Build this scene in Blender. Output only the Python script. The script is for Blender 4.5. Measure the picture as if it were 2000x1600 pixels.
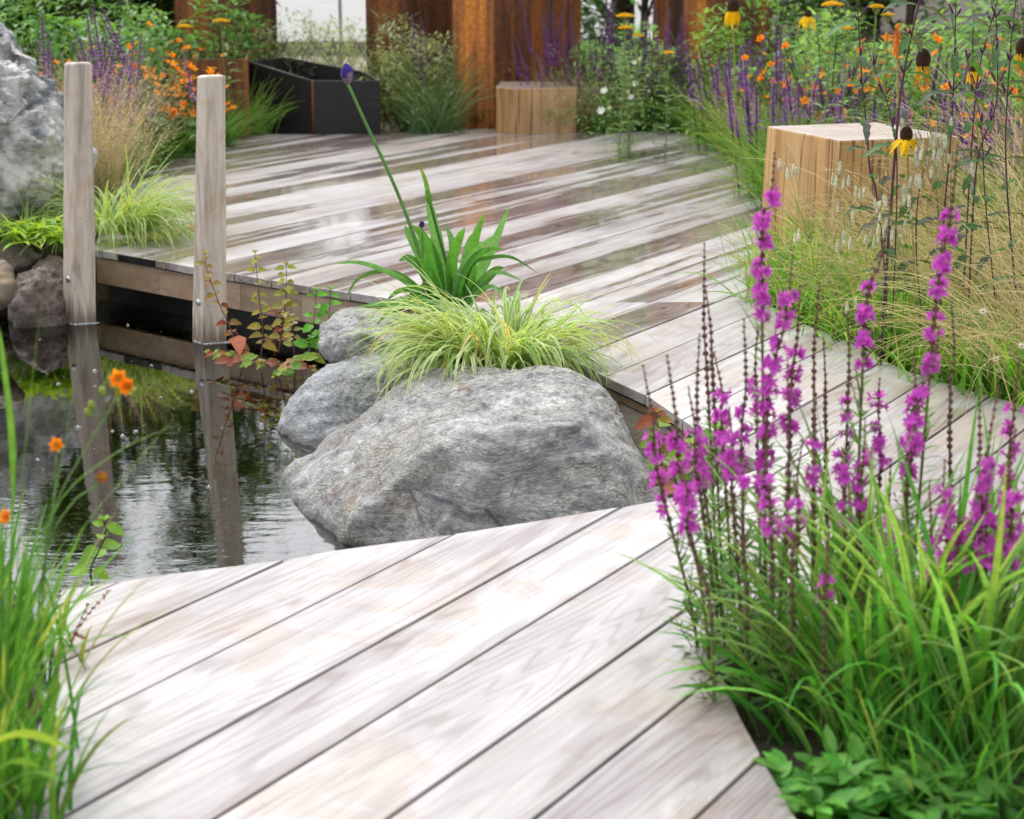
import bpy, bmesh, math, random
from mathutils import Vector, Matrix, noise
from mathutils.bvhtree import BVHTree
R = math.radians
rnd = random.Random(7)
for o in list(bpy.data.objects): bpy.data.objects.remove(o)
SC = bpy.context.scene
COL = SC.collection

# ------------------------------------------------------------------ camera
F, HC, PX, PY = 3400.0, 1.35, 1000.0, 800.0
PITCH = math.atan(915 / F)
cd = bpy.data.cameras.new('camera'); cam = bpy.data.objects.new('camera', cd); COL.objects.link(cam)
cam.location = (0, 0, HC); cam.rotation_euler = (R(90) - PITCH, 0, 0)
cd.sensor_width = 36; cd.lens = F * 36 / 2000; cd.clip_start = .05; cd.clip_end = 500
cd.dof.use_dof = True; cd.dof.focus_distance = 5.35; cd.dof.aperture_fstop = 61.2e-3 / 0.0135 ; cd.dof.aperture_blades = 0
SC.camera = cam
FW = Vector((0, math.cos(PITCH), -math.sin(PITCH))); UP = Vector((0, math.sin(PITCH), math.cos(PITCH))); EYE = Vector((0, 0, HC))
def ray(x, y): return FW + Vector((1, 0, 0)) * ((x - PX) / F) - UP * ((y - PY) / F)
def at(x, y, z=0.0):                      # where the line of sight meets the level z
    r = ray(x, y); return EYE + r * ((z - HC) / r.z)
def aty(x, y, Y):                         # where it meets the distance Y
    r = ray(x, y); return EYE + r * (Y / r.y)
def proj(p):
    d = Vector(p) - EYE; zc = d.dot(FW)
    return PX + F * d.x / zc, PY - F * d.dot(UP) / zc

# ------------------------------------------------------------------ sky, sun, exposure
W = bpy.data.worlds.new('World'); SC.world = W; W.use_nodes = True
SUN_EL, SUN_AZ = 50.0, 118.0               # azimuth measured from +X: beyond the scene, to the left
def N(nt, typ, ins=None, **props):
    n = nt.nodes.new(typ)
    for k, v in props.items(): setattr(n, k, v)
    for k, v in (ins or {}).items():
        s = n.inputs[k]
        if isinstance(v, bpy.types.NodeSocket): nt.links.new(v, s)
        else: s.default_value = v
    return n
def build_world():
    nt = W.node_tree; nt.nodes.clear()
    sky = N(nt, 'ShaderNodeTexSky', sky_type='NISHITA', sun_disc=False, sun_elevation=R(SUN_EL), sun_rotation=R(SUN_AZ + 180), dust_density=3.0, air_density=1.0)
    tc = N(nt, 'ShaderNodeTexCoord')
    mp = N(nt, 'ShaderNodeMapping', {'Vector': tc.outputs['Generated'], 'Scale': (1.5, 1.5, 4)})
    nz = N(nt, 'ShaderNodeTexNoise', {'Vector': mp.outputs[0], 'Scale': 1.6, 'Detail': 5.0, 'Roughness': .55})
    cr = N(nt, 'ShaderNodeValToRGB', {'Fac': nz.outputs['Fac']})
    cr.color_ramp.elements[0].position = .3; cr.color_ramp.elements[0].color = (8.0, 8.4, 9.0, 1)
    cr.color_ramp.elements[1].position = .7; cr.color_ramp.elements[1].color = (13, 13, 13.2, 1)
    e, a = R(SUN_EL), R(SUN_AZ)                # thin cloud is brighter around the hidden sun
    dt = N(nt, 'ShaderNodeVectorMath', {0: tc.outputs['Generated'], 1: (math.cos(e) * math.cos(a), math.cos(e) * math.sin(a), math.sin(e))}, operation='DOT_PRODUCT')
    pw = nt.nodes.new('ShaderNodeMath'); pw.operation = 'POWER'; mxm = nt.nodes.new('ShaderNodeMath'); mxm.operation = 'MAXIMUM'; nt.links.new(dt.outputs['Value'], mxm.inputs[0]); mxm.inputs[1].default_value = 0
    nt.links.new(mxm.outputs[0], pw.inputs[0]); pw.inputs[1].default_value = 3.0
    ma = nt.nodes.new('ShaderNodeMath'); ma.operation = 'MULTIPLY_ADD'; nt.links.new(pw.outputs[0], ma.inputs[0]); ma.inputs[1].default_value = 1.5; ma.inputs[2].default_value = .75
    gl = N(nt, 'ShaderNodeVectorMath', {0: cr.outputs[0]}, operation='SCALE'); nt.links.new(ma.outputs[0], gl.inputs['Scale'])
    mx = nt.nodes.new('ShaderNodeMixRGB')
    mx.inputs[0].default_value = .88; nt.links.new(sky.outputs[0], mx.inputs[1]); nt.links.new(gl.outputs[0], mx.inputs[2])
    bg = N(nt, 'ShaderNodeBackground', {'Color': mx.outputs[0], 'Strength': .1})
    out = N(nt, 'ShaderNodeOutputWorld', {'Surface': bg.outputs[0]})
build_world()
sd = bpy.data.lights.new('sun', 'SUN'); sd.energy = 1.5; sd.angle = R(12); sd.color = (1, .96, .9)
sun = bpy.data.objects.new('sun', sd); COL.objects.link(sun)
_e, _a = R(SUN_EL), R(SUN_AZ)
sdir = Vector((math.cos(_e) * math.cos(_a), math.cos(_e) * math.sin(_a), math.sin(_e)))   # towards the sun: left, beyond
sun.rotation_euler = sdir.to_track_quat('Z', 'Y').to_euler()
for n in W.node_tree.nodes:
    if n.type == 'TEX_SKY': n.sun_rotation = math.atan2(sdir.x, sdir.y)
SC.view_settings.view_transform = 'Standard'; SC.view_settings.look = 'None'; SC.view_settings.gamma = 1
SC.view_settings.exposure = 0.52
SC.render.engine = 'CYCLES'
SC.cycles.max_bounces = 6; SC.cycles.transparent_max_bounces = 12

# ------------------------------------------------------------------ object helpers
def tag(o, label=None, cat=None, group=None, kind=None):
    if label: o['label'] = label
    if cat: o['category'] = cat
    if group: o['group'] = group
    if kind: o['kind'] = kind
    return o
def thing(name, label, cat, loc=(0, 0, 0), group=None):
    o = bpy.data.objects.new(name, None); COL.objects.link(o); o.location = loc; o.empty_display_size = .05
    return tag(o, label, cat, group)
GROUPS = {}
def copy_tree(o, parent=None):
    c = o.copy(); COL.objects.link(c)
    if parent: c.parent = parent
    for ch in list(CH.get(o.name, [])): copy_tree(ch, c)
    return c
CH = {}
class MB:
    def __init__(s): s.v = []; s.f = []; s.c = []
    def add(s, vs, fs, col):
        b = len(s.v); s.v.extend(vs)
        if isinstance(col, list): s.c.extend(col)
        else: s.c.extend([col] * len(vs))
        for f in fs: s.f.append(tuple(i + b for i in f))
    def build(s, name, mat, parent=None, smooth=True, off=None):
        me = bpy.data.meshes.new(name)
        if off is not None: vs = [tuple(Vector(v) - off) for v in s.v]
        else: vs = [tuple(v) for v in s.v]
        me.from_pydata(vs, [], s.f); me.materials.append(mat)
        at_ = me.color_attributes.new('col', 'FLOAT_COLOR', 'POINT')
        flat = []
        for c in s.c: flat.extend((c[0], c[1], c[2], c[3] if len(c) > 3 else 1.0))
        at_.data.foreach_set('color', flat)
        if smooth: me.polygons.foreach_set('use_smooth', [True] * len(me.polygons))
        o = bpy.data.objects.new(name, me); COL.objects.link(o)
        if parent: o.parent = parent; CH.setdefault(parent.name, []).append(o)
        return o
def jit(c, a=.15, r=None):
    r = r or rnd; k = 1 + r.uniform(-a, a)
    return tuple(max(0, min(1, x * k * (1 + r.uniform(-a * .4, a * .4)))) for x in c[:3])
def mixc(a, b, t): return tuple(a[i] * (1 - t) + b[i] * t for i in range(3))
def tube(mb, pts, rad, col, n=5):
    vs = []; cs = []; fs = []; prev = None
    m = len(pts)
    for i, p in enumerate(pts):
        t = (pts[min(i + 1, m - 1)] - pts[max(i - 1, 0)])
        t = t.normalized() if t.length > 1e-9 else Vector((0, 0, 1))
        a = t.orthogonal().normalized() if prev is None else (prev - t * prev.dot(t)).normalized()
        prev = a; b = t.cross(a)
        r = rad[i] if isinstance(rad, (list, tuple)) else rad
        for k in range(n):
            g = 2 * math.pi * k / n
            vs.append(p + (a * math.cos(g) + b * math.sin(g)) * r); cs.append(col[i] if isinstance(col, list) else col)
    for i in range(m - 1):
        for k in range(n):
            fs.append((i * n + k, i * n + (k + 1) % n, (i + 1) * n + (k + 1) % n, (i + 1) * n + k))
    fs.append(tuple(range(n))[::-1]); fs.append(tuple((m - 1) * n + k for k in range(n)))
    mb.add(vs, fs, cs)
def curve(base, az, e0, L, droop, segs, r=None, sway=.0):
    """arching spine: starts at elevation e0 (deg), bends down by droop (deg) over its length"""
    r = r or rnd
    p = Vector(base); pts = [p.copy()]; sw = r.uniform(-sway, sway); a = az
    for i in range(segs):
        t = (i + .5) / segs
        e = R(e0 - droop * t ** 1.5); a += R(sw) / segs
        p = p + Vector((math.cos(e) * math.cos(a), math.cos(e) * math.sin(a), math.sin(e))) * (L / segs)
        pts.append(p.copy())
    return pts
def strap(mb, pts, w, c0, c1=None, edge=None, fold=.25, tip=1.4, base=.6, twist=0.0, up=None):
    """a blade along pts, three vertices across; edge = colour of its margins"""
    m = len(pts); vs = []; cs = []; fs = []
    for i, p in enumerate(pts):
        t = i / (m - 1)
        tn = (pts[min(i + 1, m - 1)] - pts[max(i - 1, 0)]).normalized()
        side = tn.cross(up or Vector((0, 0, 1)))
        if side.length < 1e-3: side = Vector((1, 0, 0))
        side.normalize(); nrm = side.cross(tn).normalized()
        if twist:
            g = twist * (t + .2); side, nrm = side * math.cos(g) + nrm * math.sin(g), nrm * math.cos(g) - side * math.sin(g)
        ww = w * .5 * (base + (1 - base) * min(1, t * 3)) * max(.02, (1 - t ** (tip * 2)))
        cc = mixc(c0, c1, t) if c1 else c0
        ce = edge if edge else cc
        vs += [p - side * ww + nrm * ww * fold, p, p + side * ww + nrm * ww * fold]; cs += [ce, cc, ce]
    for i in range(m - 1):
        b = i * 3; fs += [(b, b + 1, b + 4, b + 3), (b + 1, b + 2, b + 5, b + 4)]
    mb.add(vs, fs, cs)
def leaf(mb, base, d, up, L, w, col, droop=.25, n=4, col2=None, wp=.45):
    d = Vector(d).normalized(); up = Vector(up); up = (up - d * up.dot(d)); up = up.normalized() if up.length > 1e-4 else d.orthogonal().normalized()
    s = d.cross(up); vs = []; cs = []; fs = []
    for i in range(n + 1):
        t = i / n; ww = w * .5 * (math.sin(math.pi * t ** (wp + .3)) ** .8 if 0 < t < 1 else .03)
        p = Vector(base) + d * (L * t) - up * (droop * L * t * t)
        vs += [p - s * ww + up * ww * .3, p, p + s * ww + up * ww * .3]
        c = mixc(col, col2, t) if col2 else col
        cs += [c, tuple(min(1, x * 1.12) for x in c), c]
    for i in range(n):
        b = i * 3; fs += [(b, b + 1, b + 4, b + 3), (b + 1, b + 2, b + 5, b + 4)]
    mb.add(vs, fs, cs)
def blob(mb, c, rx, ry, rz, col, nu=7, nv=5, col2=None):
    vs = []; fs = []; cs = []
    for j in range(nv + 1):
        th = math.pi * j / nv
        for i in range(nu):
            ph = 2 * math.pi * i / nu
            vs.append(Vector(c) + Vector((rx * math.sin(th) * math.cos(ph), ry * math.sin(th) * math.sin(ph), rz * math.cos(th))))
            cs.append(mixc(col, col2, j / nv) if col2 else col)
    for j in range(nv):
        for i in range(nu): fs.append((j * nu + i, (j + 1) * nu + i, (j + 1) * nu + (i + 1) % nu, j * nu + (i + 1) % nu))
    mb.add(vs, fs, cs)
def rdir(r, up=.3):
    a = r.uniform(0, 2 * math.pi); z = r.uniform(-1, 1) * .6 + up
    return Vector((math.cos(a), math.sin(a), z)).normalized()

# ------------------------------------------------------------------ materials
def mat_new(name):
    m = bpy.data.materials.new(name); m.use_nodes = True; m.node_tree.nodes.clear(); return m, m.node_tree
def ramp(nt, fac, stops, interp='LINEAR'):
    n = N(nt, 'ShaderNodeValToRGB', {'Fac': fac}); cr = n.color_ramp; cr.interpolation = interp
    while len(cr.elements) < len(stops): cr.elements.new(.5)
    for e, (p, c) in zip(cr.elements, stops):
        e.position = p; e.color = (c, c, c, 1) if isinstance(c, (int, float)) else (c[0], c[1], c[2], 1)
    return n.outputs[0]
def mth(nt, op, a, b=0.0, c=None):
    n = nt.nodes.new('ShaderNodeMath'); n.operation = op
    for i, v in enumerate((a, b) if c is None else (a, b, c)):
        if isinstance(v, bpy.types.NodeSocket): nt.links.new(v, n.inputs[i])
        else: n.inputs[i].default_value = v
    return n.outputs[0]
def mix(nt, f, a, b, blend='MIX'):
    n = nt.nodes.new('ShaderNodeMixRGB'); n.blend_type = blend
    for i, v in enumerate((f, a, b)):
        if isinstance(v, bpy.types.NodeSocket): nt.links.new(v, n.inputs[i])
        elif i == 0: n.inputs[0].default_value = v
        else: n.inputs[i].default_value = (v[0], v[1], v[2], 1)
    return n.outputs[0]
def leafmat(name, rough=.5, trans=.38, spec=.2, tint=(1.25, 1.1, .55), glow=1.35):
    m, nt = mat_new(name)
    a = N(nt, 'ShaderNodeAttribute', attribute_name='col')
    tc = N(nt, 'ShaderNodeTexCoord')
    nz = N(nt, 'ShaderNodeTexNoise', {'Vector': tc.outputs['Object'], 'Scale': 60.0, 'Detail': 2.0})
    k = ramp(nt, nz.outputs['Fac'], [(.3, .8), (.7, 1.15)])
    c = mix(nt, 1.0, a.outputs['Color'], k, 'MULTIPLY')
    p = N(nt, 'ShaderNodeBsdfPrincipled', {'Base Color': c, 'Roughness': rough, 'Specular IOR Level': spec})
    c2 = mix(nt, 1.0, c, tuple(glow * t for t in tint), 'MULTIPLY')
    t = N(nt, 'ShaderNodeBsdfTranslucent', {'Color': c2})
    s = N(nt, 'ShaderNodeMixShader', {0: trans, 1: p.outputs[0], 2: t.outputs[0]})
    N(nt, 'ShaderNodeOutputMaterial', {'Surface': s.outputs[0]})
    return m
M_LEAF = leafmat('foliage')
M_PETAL = leafmat('petals', .6, .4, .12, (1, 1, 1), 1.2)
M_STEM = leafmat('stems', .5, .08, .25, (1, 1, 1), 1.)
M_DRY = leafmat('dry_grass', .6, .3, .15, (1, 1, 1), 1.2)

BDIR = (at(3200, -60, 0) - at(3200, -60, 0))  # replaced below
_v = ray(3200, -115); BDIR = Vector((_v.x, _v.y, 0)).normalized(); BN = Vector((-BDIR.y, BDIR.x, 0))
BANG = math.atan2(BDIR.y, BDIR.x)

def woodmat(name, rot=(0, 0, 0), attr=True, pale=(.60, .565, .55), mauve=(.36, .33, .35), line=(.26, .22, .21), wetc=(.17, .12, .095), wet=1.0, dry_rough=.38, long=0, scl=1.0, wetlevel=0.5, ringf=70., coat=0., ra=.38, rb=4.6, lines=.8):
    """weathered board: grain rings stretched along the length, stains, wet glossy patches"""
    m, nt = mat_new(name)
    tc = N(nt, 'ShaderNodeTexCoord')
    mp = N(nt, 'ShaderNodeMapping', {'Vector': tc.outputs['Object'], 'Rotation': rot})
    if attr:
        a = N(nt, 'ShaderNodeAttribute', attribute_name='col')
        sp = N(nt, 'ShaderNodeSeparateColor', {'Color': a.outputs['Color']})
        rr, gg, bb = sp.outputs[0], sp.outputs[1], sp.outputs[2]
    else:
        oi = N(nt, 'ShaderNodeObjectInfo'); rr = oi.outputs['Random']; gg = .5; bb = wetlevel
    off = N(nt, 'ShaderNodeCombineXYZ', {'X': mth(nt, 'MULTIPLY', rr, 37.0), 'Y': mth(nt, 'MULTIPLY', rr, 91.0), 'Z': mth(nt, 'MULTIPLY', rr, 17.0)})
    ad = N(nt, 'ShaderNodeVectorMath', {0: mp.outputs[0], 1: off.outputs[0]}, operation='ADD')
    v = ad.outputs[0]
    def st(a_, b_):          # stretch: a_ along, b_ across
        s = [b_, b_, b_]; s[long] = a_
        return N(nt, 'ShaderNodeMapping', {'Vector': v, 'Scale': tuple(x * scl for x in s)}).outputs[0]
    n1 = N(nt, 'ShaderNodeTexNoise', {'Vector': st(ra, rb), 'Scale': 1.0, 'Detail': 2.5, 'Roughness': .45, 'Distortion': .12})
    ring = mth(nt, 'SINE', mth(nt, 'MULTIPLY', n1.outputs['Fac'], ringf * 2.2))
    ringl = ramp(nt, mth(nt, 'MULTIPLY_ADD', ring, .5, .5), [(.0, 0.0), (.70, .04), (.96, 1.0)])
    n2 = N(nt, 'ShaderNodeTexNoise', {'Vector': st(.75, 5.5), 'Scale': 1.0, 'Detail': 5.0, 'Roughness': .6, 'Distortion': .4})
    n3 = N(nt, 'ShaderNodeTexNoise', {'Vector': st(5, 160), 'Scale': 1.0, 'Detail': 4.0, 'Roughness': .7})
    n4 = N(nt, 'ShaderNodeTexNoise', {'Vector': st(2.0, 14), 'Scale': 1.0, 'Detail': 3.0, 'Roughness': .6})
    n5 = N(nt, 'ShaderNodeTexNoise', {'Vector': mp.outputs[0], 'Scale': 1.1, 'Detail': 4.0, 'Roughness': .6, 'Distortion': .4})
    c = mix(nt, ramp(nt, n2.outputs['Fac'], [(.44, 0.0), (.55, .35), (.68, .85)]), pale, mauve)
    # sharp-edged streaks of stain between the rings
    c = mix(nt, ramp(nt, n4.outputs['Fac'], [(.52, 0.0), (.57, .22), (.8, .34)]), c, mixc(mauve, line, .35))
    c = mix(nt, mth(nt, 'MULTIPLY', ringl, ramp(nt, n2.outputs['Fac'], [(.35, .10 * lines), (.62, .55 * lines)])), c, line)
    c = mix(nt, .5, c, ramp(nt, n3.outputs['Fac'], [(.25, .5), (.6, 1.05)]), 'MULTIPLY')
    st1 = N(nt, 'ShaderNodeTexNoise', {'Vector': mp.outputs[0], 'Scale': 2.3, 'Detail': 5.0, 'Roughness': .62, 'Distortion': .8})
    c = mix(nt, ramp(nt, st1.outputs['Fac'], [(.52, 0.0), (.55, .40), (.68, .55)]), c, mix(nt, 1.0, c, (.86, .70, .56), 'MULTIPLY'))
    kn = N(nt, 'ShaderNodeTexVoronoi', {'Vector': st(1.3, 3.2), 'Scale': 1.0})
    c = mix(nt, ramp(nt, kn.outputs['Distance'], [(.0, .75), (.035, .6), (.07, 0.0)]), c, mixc(line, wetc, .5))
    # per board tone
    if attr: c = mix(nt, 1.0, c, ramp(nt, gg, [(0, (.74, .71, .69)), (.5, (.97, .96, .95)), (1, (1.12, 1.12, 1.12))]), 'MULTIPLY')
    # specks
    vo = N(nt, 'ShaderNodeTexNoise', {'Vector': mp.outputs[0], 'Scale': 55.0, 'Detail': 3.0})
    c = mix(nt, ramp(nt, vo.outputs['Fac'], [(.70, 0.0), (.76, .6)]), c, line)
    # wet mask: per board level, patchy along the board
    n6 = N(nt, 'ShaderNodeTexNoise', {'Vector': st(.42, 7.), 'Scale': 1.0, 'Detail': 4.0, 'Roughness': .55, 'Distortion': .2})
    wn = mth(nt, 'ADD', mth(nt, 'MULTIPLY', n6.outputs['Fac'], .72), mth(nt, 'MULTIPLY', n5.outputs['Fac'], .28))
    wv = mth(nt, 'ADD', wn, mth(nt, 'MULTIPLY', mth(nt, 'SUBTRACT', bb, .5), .62))
    wm = ramp(nt, wv, [(.545, 0.0), (.575, .7), (.66, 1.0)])
    wm = mth(nt, 'MULTIPLY', wm, wet)
    wc = mix(nt, 1.0, mix(nt, .42, wetc, c), ramp(nt, ringl, [(0, 1.0), (1, .6)]), 'MULTIPLY')
    wc = mix(nt, .8, wc, ramp(nt, n4.outputs['Fac'], [(.3, .55), (.7, 1.5)]), 'MULTIPLY')
    c = mix(nt, wm, c, wc)
    rg = mth(nt, 'ADD', mth(nt, 'MULTIPLY', wm, -(dry_rough - .07)), dry_rough)
    rg = mth(nt, 'ADD', rg, mth(nt, 'MULTIPLY', mth(nt, 'SUBTRACT', n4.outputs['Fac'], .5), .12))
    h = mth(nt, 'ADD', mth(nt, 'MULTIPLY', n3.outputs['Fac'], .7), mth(nt, 'MULTIPLY', ringl, -.3))
    h = mth(nt, 'MULTIPLY', h, mth(nt, 'SUBTRACT', 1.0, mth(nt, 'MULTIPLY', wm, .8)))
    bp = N(nt, 'ShaderNodeBump', {'Height': h, 'Strength': .35, 'Distance': .0015})
    p = N(nt, 'ShaderNodeBsdfPrincipled', {'Base Color': c, 'Roughness': rg, 'Normal': bp.outputs[0], 'Specular IOR Level': .5})
    if coat:
        nt.links.new(mth(nt, 'MULTIPLY', ramp(nt, wv, [(.45, 0.0), (.57, 1.0)]), coat), p.inputs['Coat Weight']); p.inputs['Coat Roughness'].default_value = .06
    N(nt, 'ShaderNodeOutputMaterial', {'Surface': p.outputs[0]})
    return m
M_DECK = woodmat('wet_weathered_oak_boards', rot=(0, 0, -BANG), attr=True, pale=(.475, .455, .45), mauve=(.25, .215, .23), line=(.20, .15, .14), wetc=(.26, .185, .14), coat=.7, lines=1.0, ringf=78.)
M_FASC = woodmat('fascia_oak', rot=(0, 0, R(-165)), attr=True, pale=(.46, .34, .24), mauve=(.34, .25, .18), line=(.20, .14, .10), wetc=(.13, .09, .06), wet=.2, dry_rough=.5, ringf=22.)
M_POST = woodmat('post_oak', attr=False, pale=(.72, .62, .51), mauve=(.54, .46, .40), line=(.18, .15, .13), wetc=(.13, .085, .06), wet=.0, dry_rough=.6, long=2, scl=1.6, ringf=22.)

def postmat():
    """post wood with a dark soaked foot"""
    m = M_POST; nt = m.node_tree
    p = [n for n in nt.nodes if n.type == 'BSDF_PRINCIPLED'][0]
    src = p.inputs['Base Color'].links[0].from_socket
    tc = N(nt, 'ShaderNodeTexCoord'); sx = N(nt, 'ShaderNodeSeparateXYZ', {'Vector': tc.outputs['Object']})
    mp = N(nt, 'ShaderNodeMapping', {'Vector': tc.outputs['Object'], 'Scale': (60, 60, 3)})
    nz = N(nt, 'ShaderNodeTexNoise', {'Vector': mp.outputs[0], 'Scale': 1.0, 'Detail': 3.0})
    lv = mth(nt, 'ADD', sx.outputs[2], mth(nt, 'MULTIPLY', nz.outputs['Fac'], -.22))
    f = ramp(nt, mth(nt, 'ADD', lv, .5), [(.41, 1.0), (.50, .0)])   # object z=0 at the waterline
    c = mix(nt, mth(nt, 'MULTIPLY', f, .8), src, (.10, .055, .035))
    nt.links.new(c, p.inputs['Base Color'])
postmat()

def rockmat(name, c0, c1, c2, strata=(0, 0, 0), sc=1.0, grain=1.0, rust=(.2, .12, .07), rustamt=.5, waterz=None, spec=.35, big=1.0):
    m, nt = mat_new(name)
    tc = N(nt, 'ShaderNodeTexCoord')
    wn = N(nt, 'ShaderNodeTexNoise', {'Vector': tc.outputs['Object'], 'Scale': 3.0 * sc, 'Detail': 3.0})
    wv = N(nt, 'ShaderNodeVectorMath', {0: wn.outputs['Color'], 1: (.16 / sc, .16 / sc, .16 / sc)}, operation='MULTIPLY')
    vv = N(nt, 'ShaderNodeVectorMath', {0: tc.outputs['Object'], 1: wv.outputs[0]}, operation='ADD')
    mp = N(nt, 'ShaderNodeMapping', {'Vector': vv.outputs[0], 'Rotation': strata, 'Scale': (2.5 * sc, 6 * sc, 26 * sc)})
    a = N(nt, 'ShaderNodeTexNoise', {'Vector': mp.outputs[0], 'Scale': 1.0, 'Detail': 8.0, 'Roughness': .68})
    b = N(nt, 'ShaderNodeTexNoise', {'Vector': tc.outputs['Object'], 'Scale': 4.5 * sc * big, 'Detail': 5.0, 'Roughness': .6, 'Distortion': .5})
    mg = N(nt, 'ShaderNodeMapping', {'Vector': vv.outputs[0], 'Rotation': strata, 'Scale': (60 * sc, 110 * sc, 330 * sc)})
    g = N(nt, 'ShaderNodeTexNoise', {'Vector': mg.outputs[0], 'Scale': 1.0, 'Detail': 5.0, 'Roughness': .8})
    d = N(nt, 'ShaderNodeTexNoise', {'Vector': tc.outputs['Object'], 'Scale': 40.0 * sc, 'Detail': 5.0, 'Roughness': .7})
    c = mix(nt, ramp(nt, a.outputs['Fac'], [(.33, 0.0), (.66, 1.0)]), c0, c1)
    c = mix(nt, ramp(nt, b.outputs['Fac'], [(.45, 0.0), (.62, .9)]), c, c2)
    r = N(nt, 'ShaderNodeTexNoise', {'Vector': vv.outputs[0], 'Scale': 5.0 * sc, 'Detail': 6.0, 'Roughness': .7})
    c = mix(nt, mth(nt, 'MULTIPLY', ramp(nt, r.outputs['Fac'], [(.56, 0.0), (.68, 1.0)]), rustamt), c, rust)
    c = mix(nt, mth(nt, 'MULTIPLY', ramp(nt, b.outputs['Fac'], [(.35, .45), (.65, 1.0)]), grain), c, ramp(nt, g.outputs['Fac'], [(.34, .25), (.5, .95), (.66, 2.0)]), 'MULTIPLY')
    c = mix(nt, grain, c, ramp(nt, d.outputs['Fac'], [(.3, .6), (.6, 1.1)]), 'MULTIPLY')
    ck = N(nt, 'ShaderNodeTexVoronoi', {'Vector': N(nt, 'ShaderNodeMapping', {'Vector': vv.outputs[0], 'Rotation': strata, 'Scale': (3 * sc, 4 * sc, 11 * sc)}).outputs[0], 'Scale': 1.0}, feature='DISTANCE_TO_EDGE')
    ckf = mth(nt, 'MULTIPLY', ramp(nt, ck.outputs[0], [(.0, 1.0), (.018, 0.0)]), ramp(nt, r.outputs['Fac'], [(.46, 0.0), (.56, 1.0)]))
    c = mix(nt, mth(nt, 'MULTIPLY', ckf, .7), c, (.03, .028, .025))
    pt = N(nt, 'ShaderNodeTexNoise', {'Vector': tc.outputs['Object'], 'Scale': 9.0 * sc, 'Detail': 5.0, 'Roughness': .7})
    c = mix(nt, ramp(nt, pt.outputs['Fac'], [(.58, 0.0), (.66, .35)]), c, tuple(min(1, x * 1.35) for x in c1))
    rough = .62
    if waterz is not None:
        geo = N(nt, 'ShaderNodeNewGeometry'); sx = N(nt, 'ShaderNodeSeparateXYZ', {'Vector': geo.outputs['Position']})
        lv = mth(nt, 'ADD', sx.outputs[2], mth(nt, 'MULTIPLY', b.outputs['Fac'], -.06))
        wf = ramp(nt, mth(nt, 'SUBTRACT', lv, waterz - 1), [(.97, 1.0), (1.0, 0.0)])
        c = mix(nt, mth(nt, 'MULTIPLY', wf, .7), c, (.045, .05, .035))
    h = mth(nt, 'ADD', mth(nt, 'MULTIPLY', a.outputs['Fac'], 1.0), mth(nt, 'ADD', mth(nt, 'MULTIPLY', g.outputs['Fac'], .3), mth(nt, 'MULTIPLY', d.outputs['Fac'], .7)))
    bp = N(nt, 'ShaderNodeBump', {'Height': h, 'Strength': 1.0, 'Distance': .022 / sc})
    p = N(nt, 'ShaderNodeBsdfPrincipled', {'Base Color': c, 'Roughness': rough, 'Normal': bp.outputs[0], 'Specular IOR Level': spec})
    N(nt, 'ShaderNodeOutputMaterial', {'Surface': p.outputs[0]})
    return m
WZ = -.25
M_ROCK = rockmat('grey_schist', (.15, .155, .165), (.60, .59, .57), (.36, .345, .31), strata=(R(35), R(12), R(30)), waterz=WZ, rustamt=.7, rust=(.25, .165, .11))
M_ROCK2 = rockmat('blue_grey_schist', (.13, .145, .165), (.50, .51, .52), (.25, .255, .25), strata=(R(15), R(40), R(60)), waterz=WZ, rustamt=.5, rust=(.20, .13, .08))
M_WROCK = rockmat('white_veined_rock', (.92, .87, .82), (.74, .71, .69), (.15, .20, .235), strata=(R(60), R(30), 0), sc=.5, grain=.3, rust=(.12, .155, .18), rustamt=.9, big=1.3)
M_BROCK = rockmat('brown_rock', (.13, .10, .085), (.34, .27, .23), (.19, .15, .13), sc=1.2, rust=(.26, .17, .09), rustamt=.4, waterz=WZ)

def simple(name, col, rough=.5, metal=0., bump=0., scale=40., var=.15, spec=.5, col2=None):
    m, nt = mat_new(name)
    tc = N(nt, 'ShaderNodeTexCoord')
    nz = N(nt, 'ShaderNodeTexNoise', {'Vector': tc.outputs['Object'], 'Scale': scale, 'Detail': 5.0, 'Roughness': .65})
    if col2: c = mix(nt, ramp(nt, nz.outputs['Fac'], [(.35, 0.0), (.65, 1.0)]), col, col2)
    else: c = mix(nt, 1.0, tuple(col), ramp(nt, nz.outputs['Fac'], [(.3, 1 - var), (.7, 1 + var)]), 'MULTIPLY')
    bp = N(nt, 'ShaderNodeBump', {'Height': nz.outputs['Fac'], 'Strength': min(1, bump), 'Distance': .01})
    p = N(nt, 'ShaderNodeBsdfPrincipled', {'Base Color': c, 'Roughness': rough, 'Metallic': metal, 'Normal': bp.outputs[0], 'Specular IOR Level': spec})
    N(nt, 'ShaderNodeOutputMaterial', {'Surface': p.outputs[0]})
    return m
M_SOIL = simple('dark_soil', (.035, .026, .018), .9, bump=1., scale=18., col2=(.075, .055, .035))
M_LINER = simple('black_pond_liner', (.008, .008, .009), .35, bump=.6, scale=9.)
M_BLACK = simple('black_steel', (.012, .0115, .013), .6, bump=.1, scale=30., var=.4)
M_BOLT = simple('zinc_bolt', (.55, .58, .6), .25, metal=1., var=.1)
M_FOAM = simple('foam', (.75, .76, .78), .25, var=.1)
M_WHITE = leafmat('white_glasshouse_panel', .4, .75, .3, (1, 1, 1), 1.)

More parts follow.
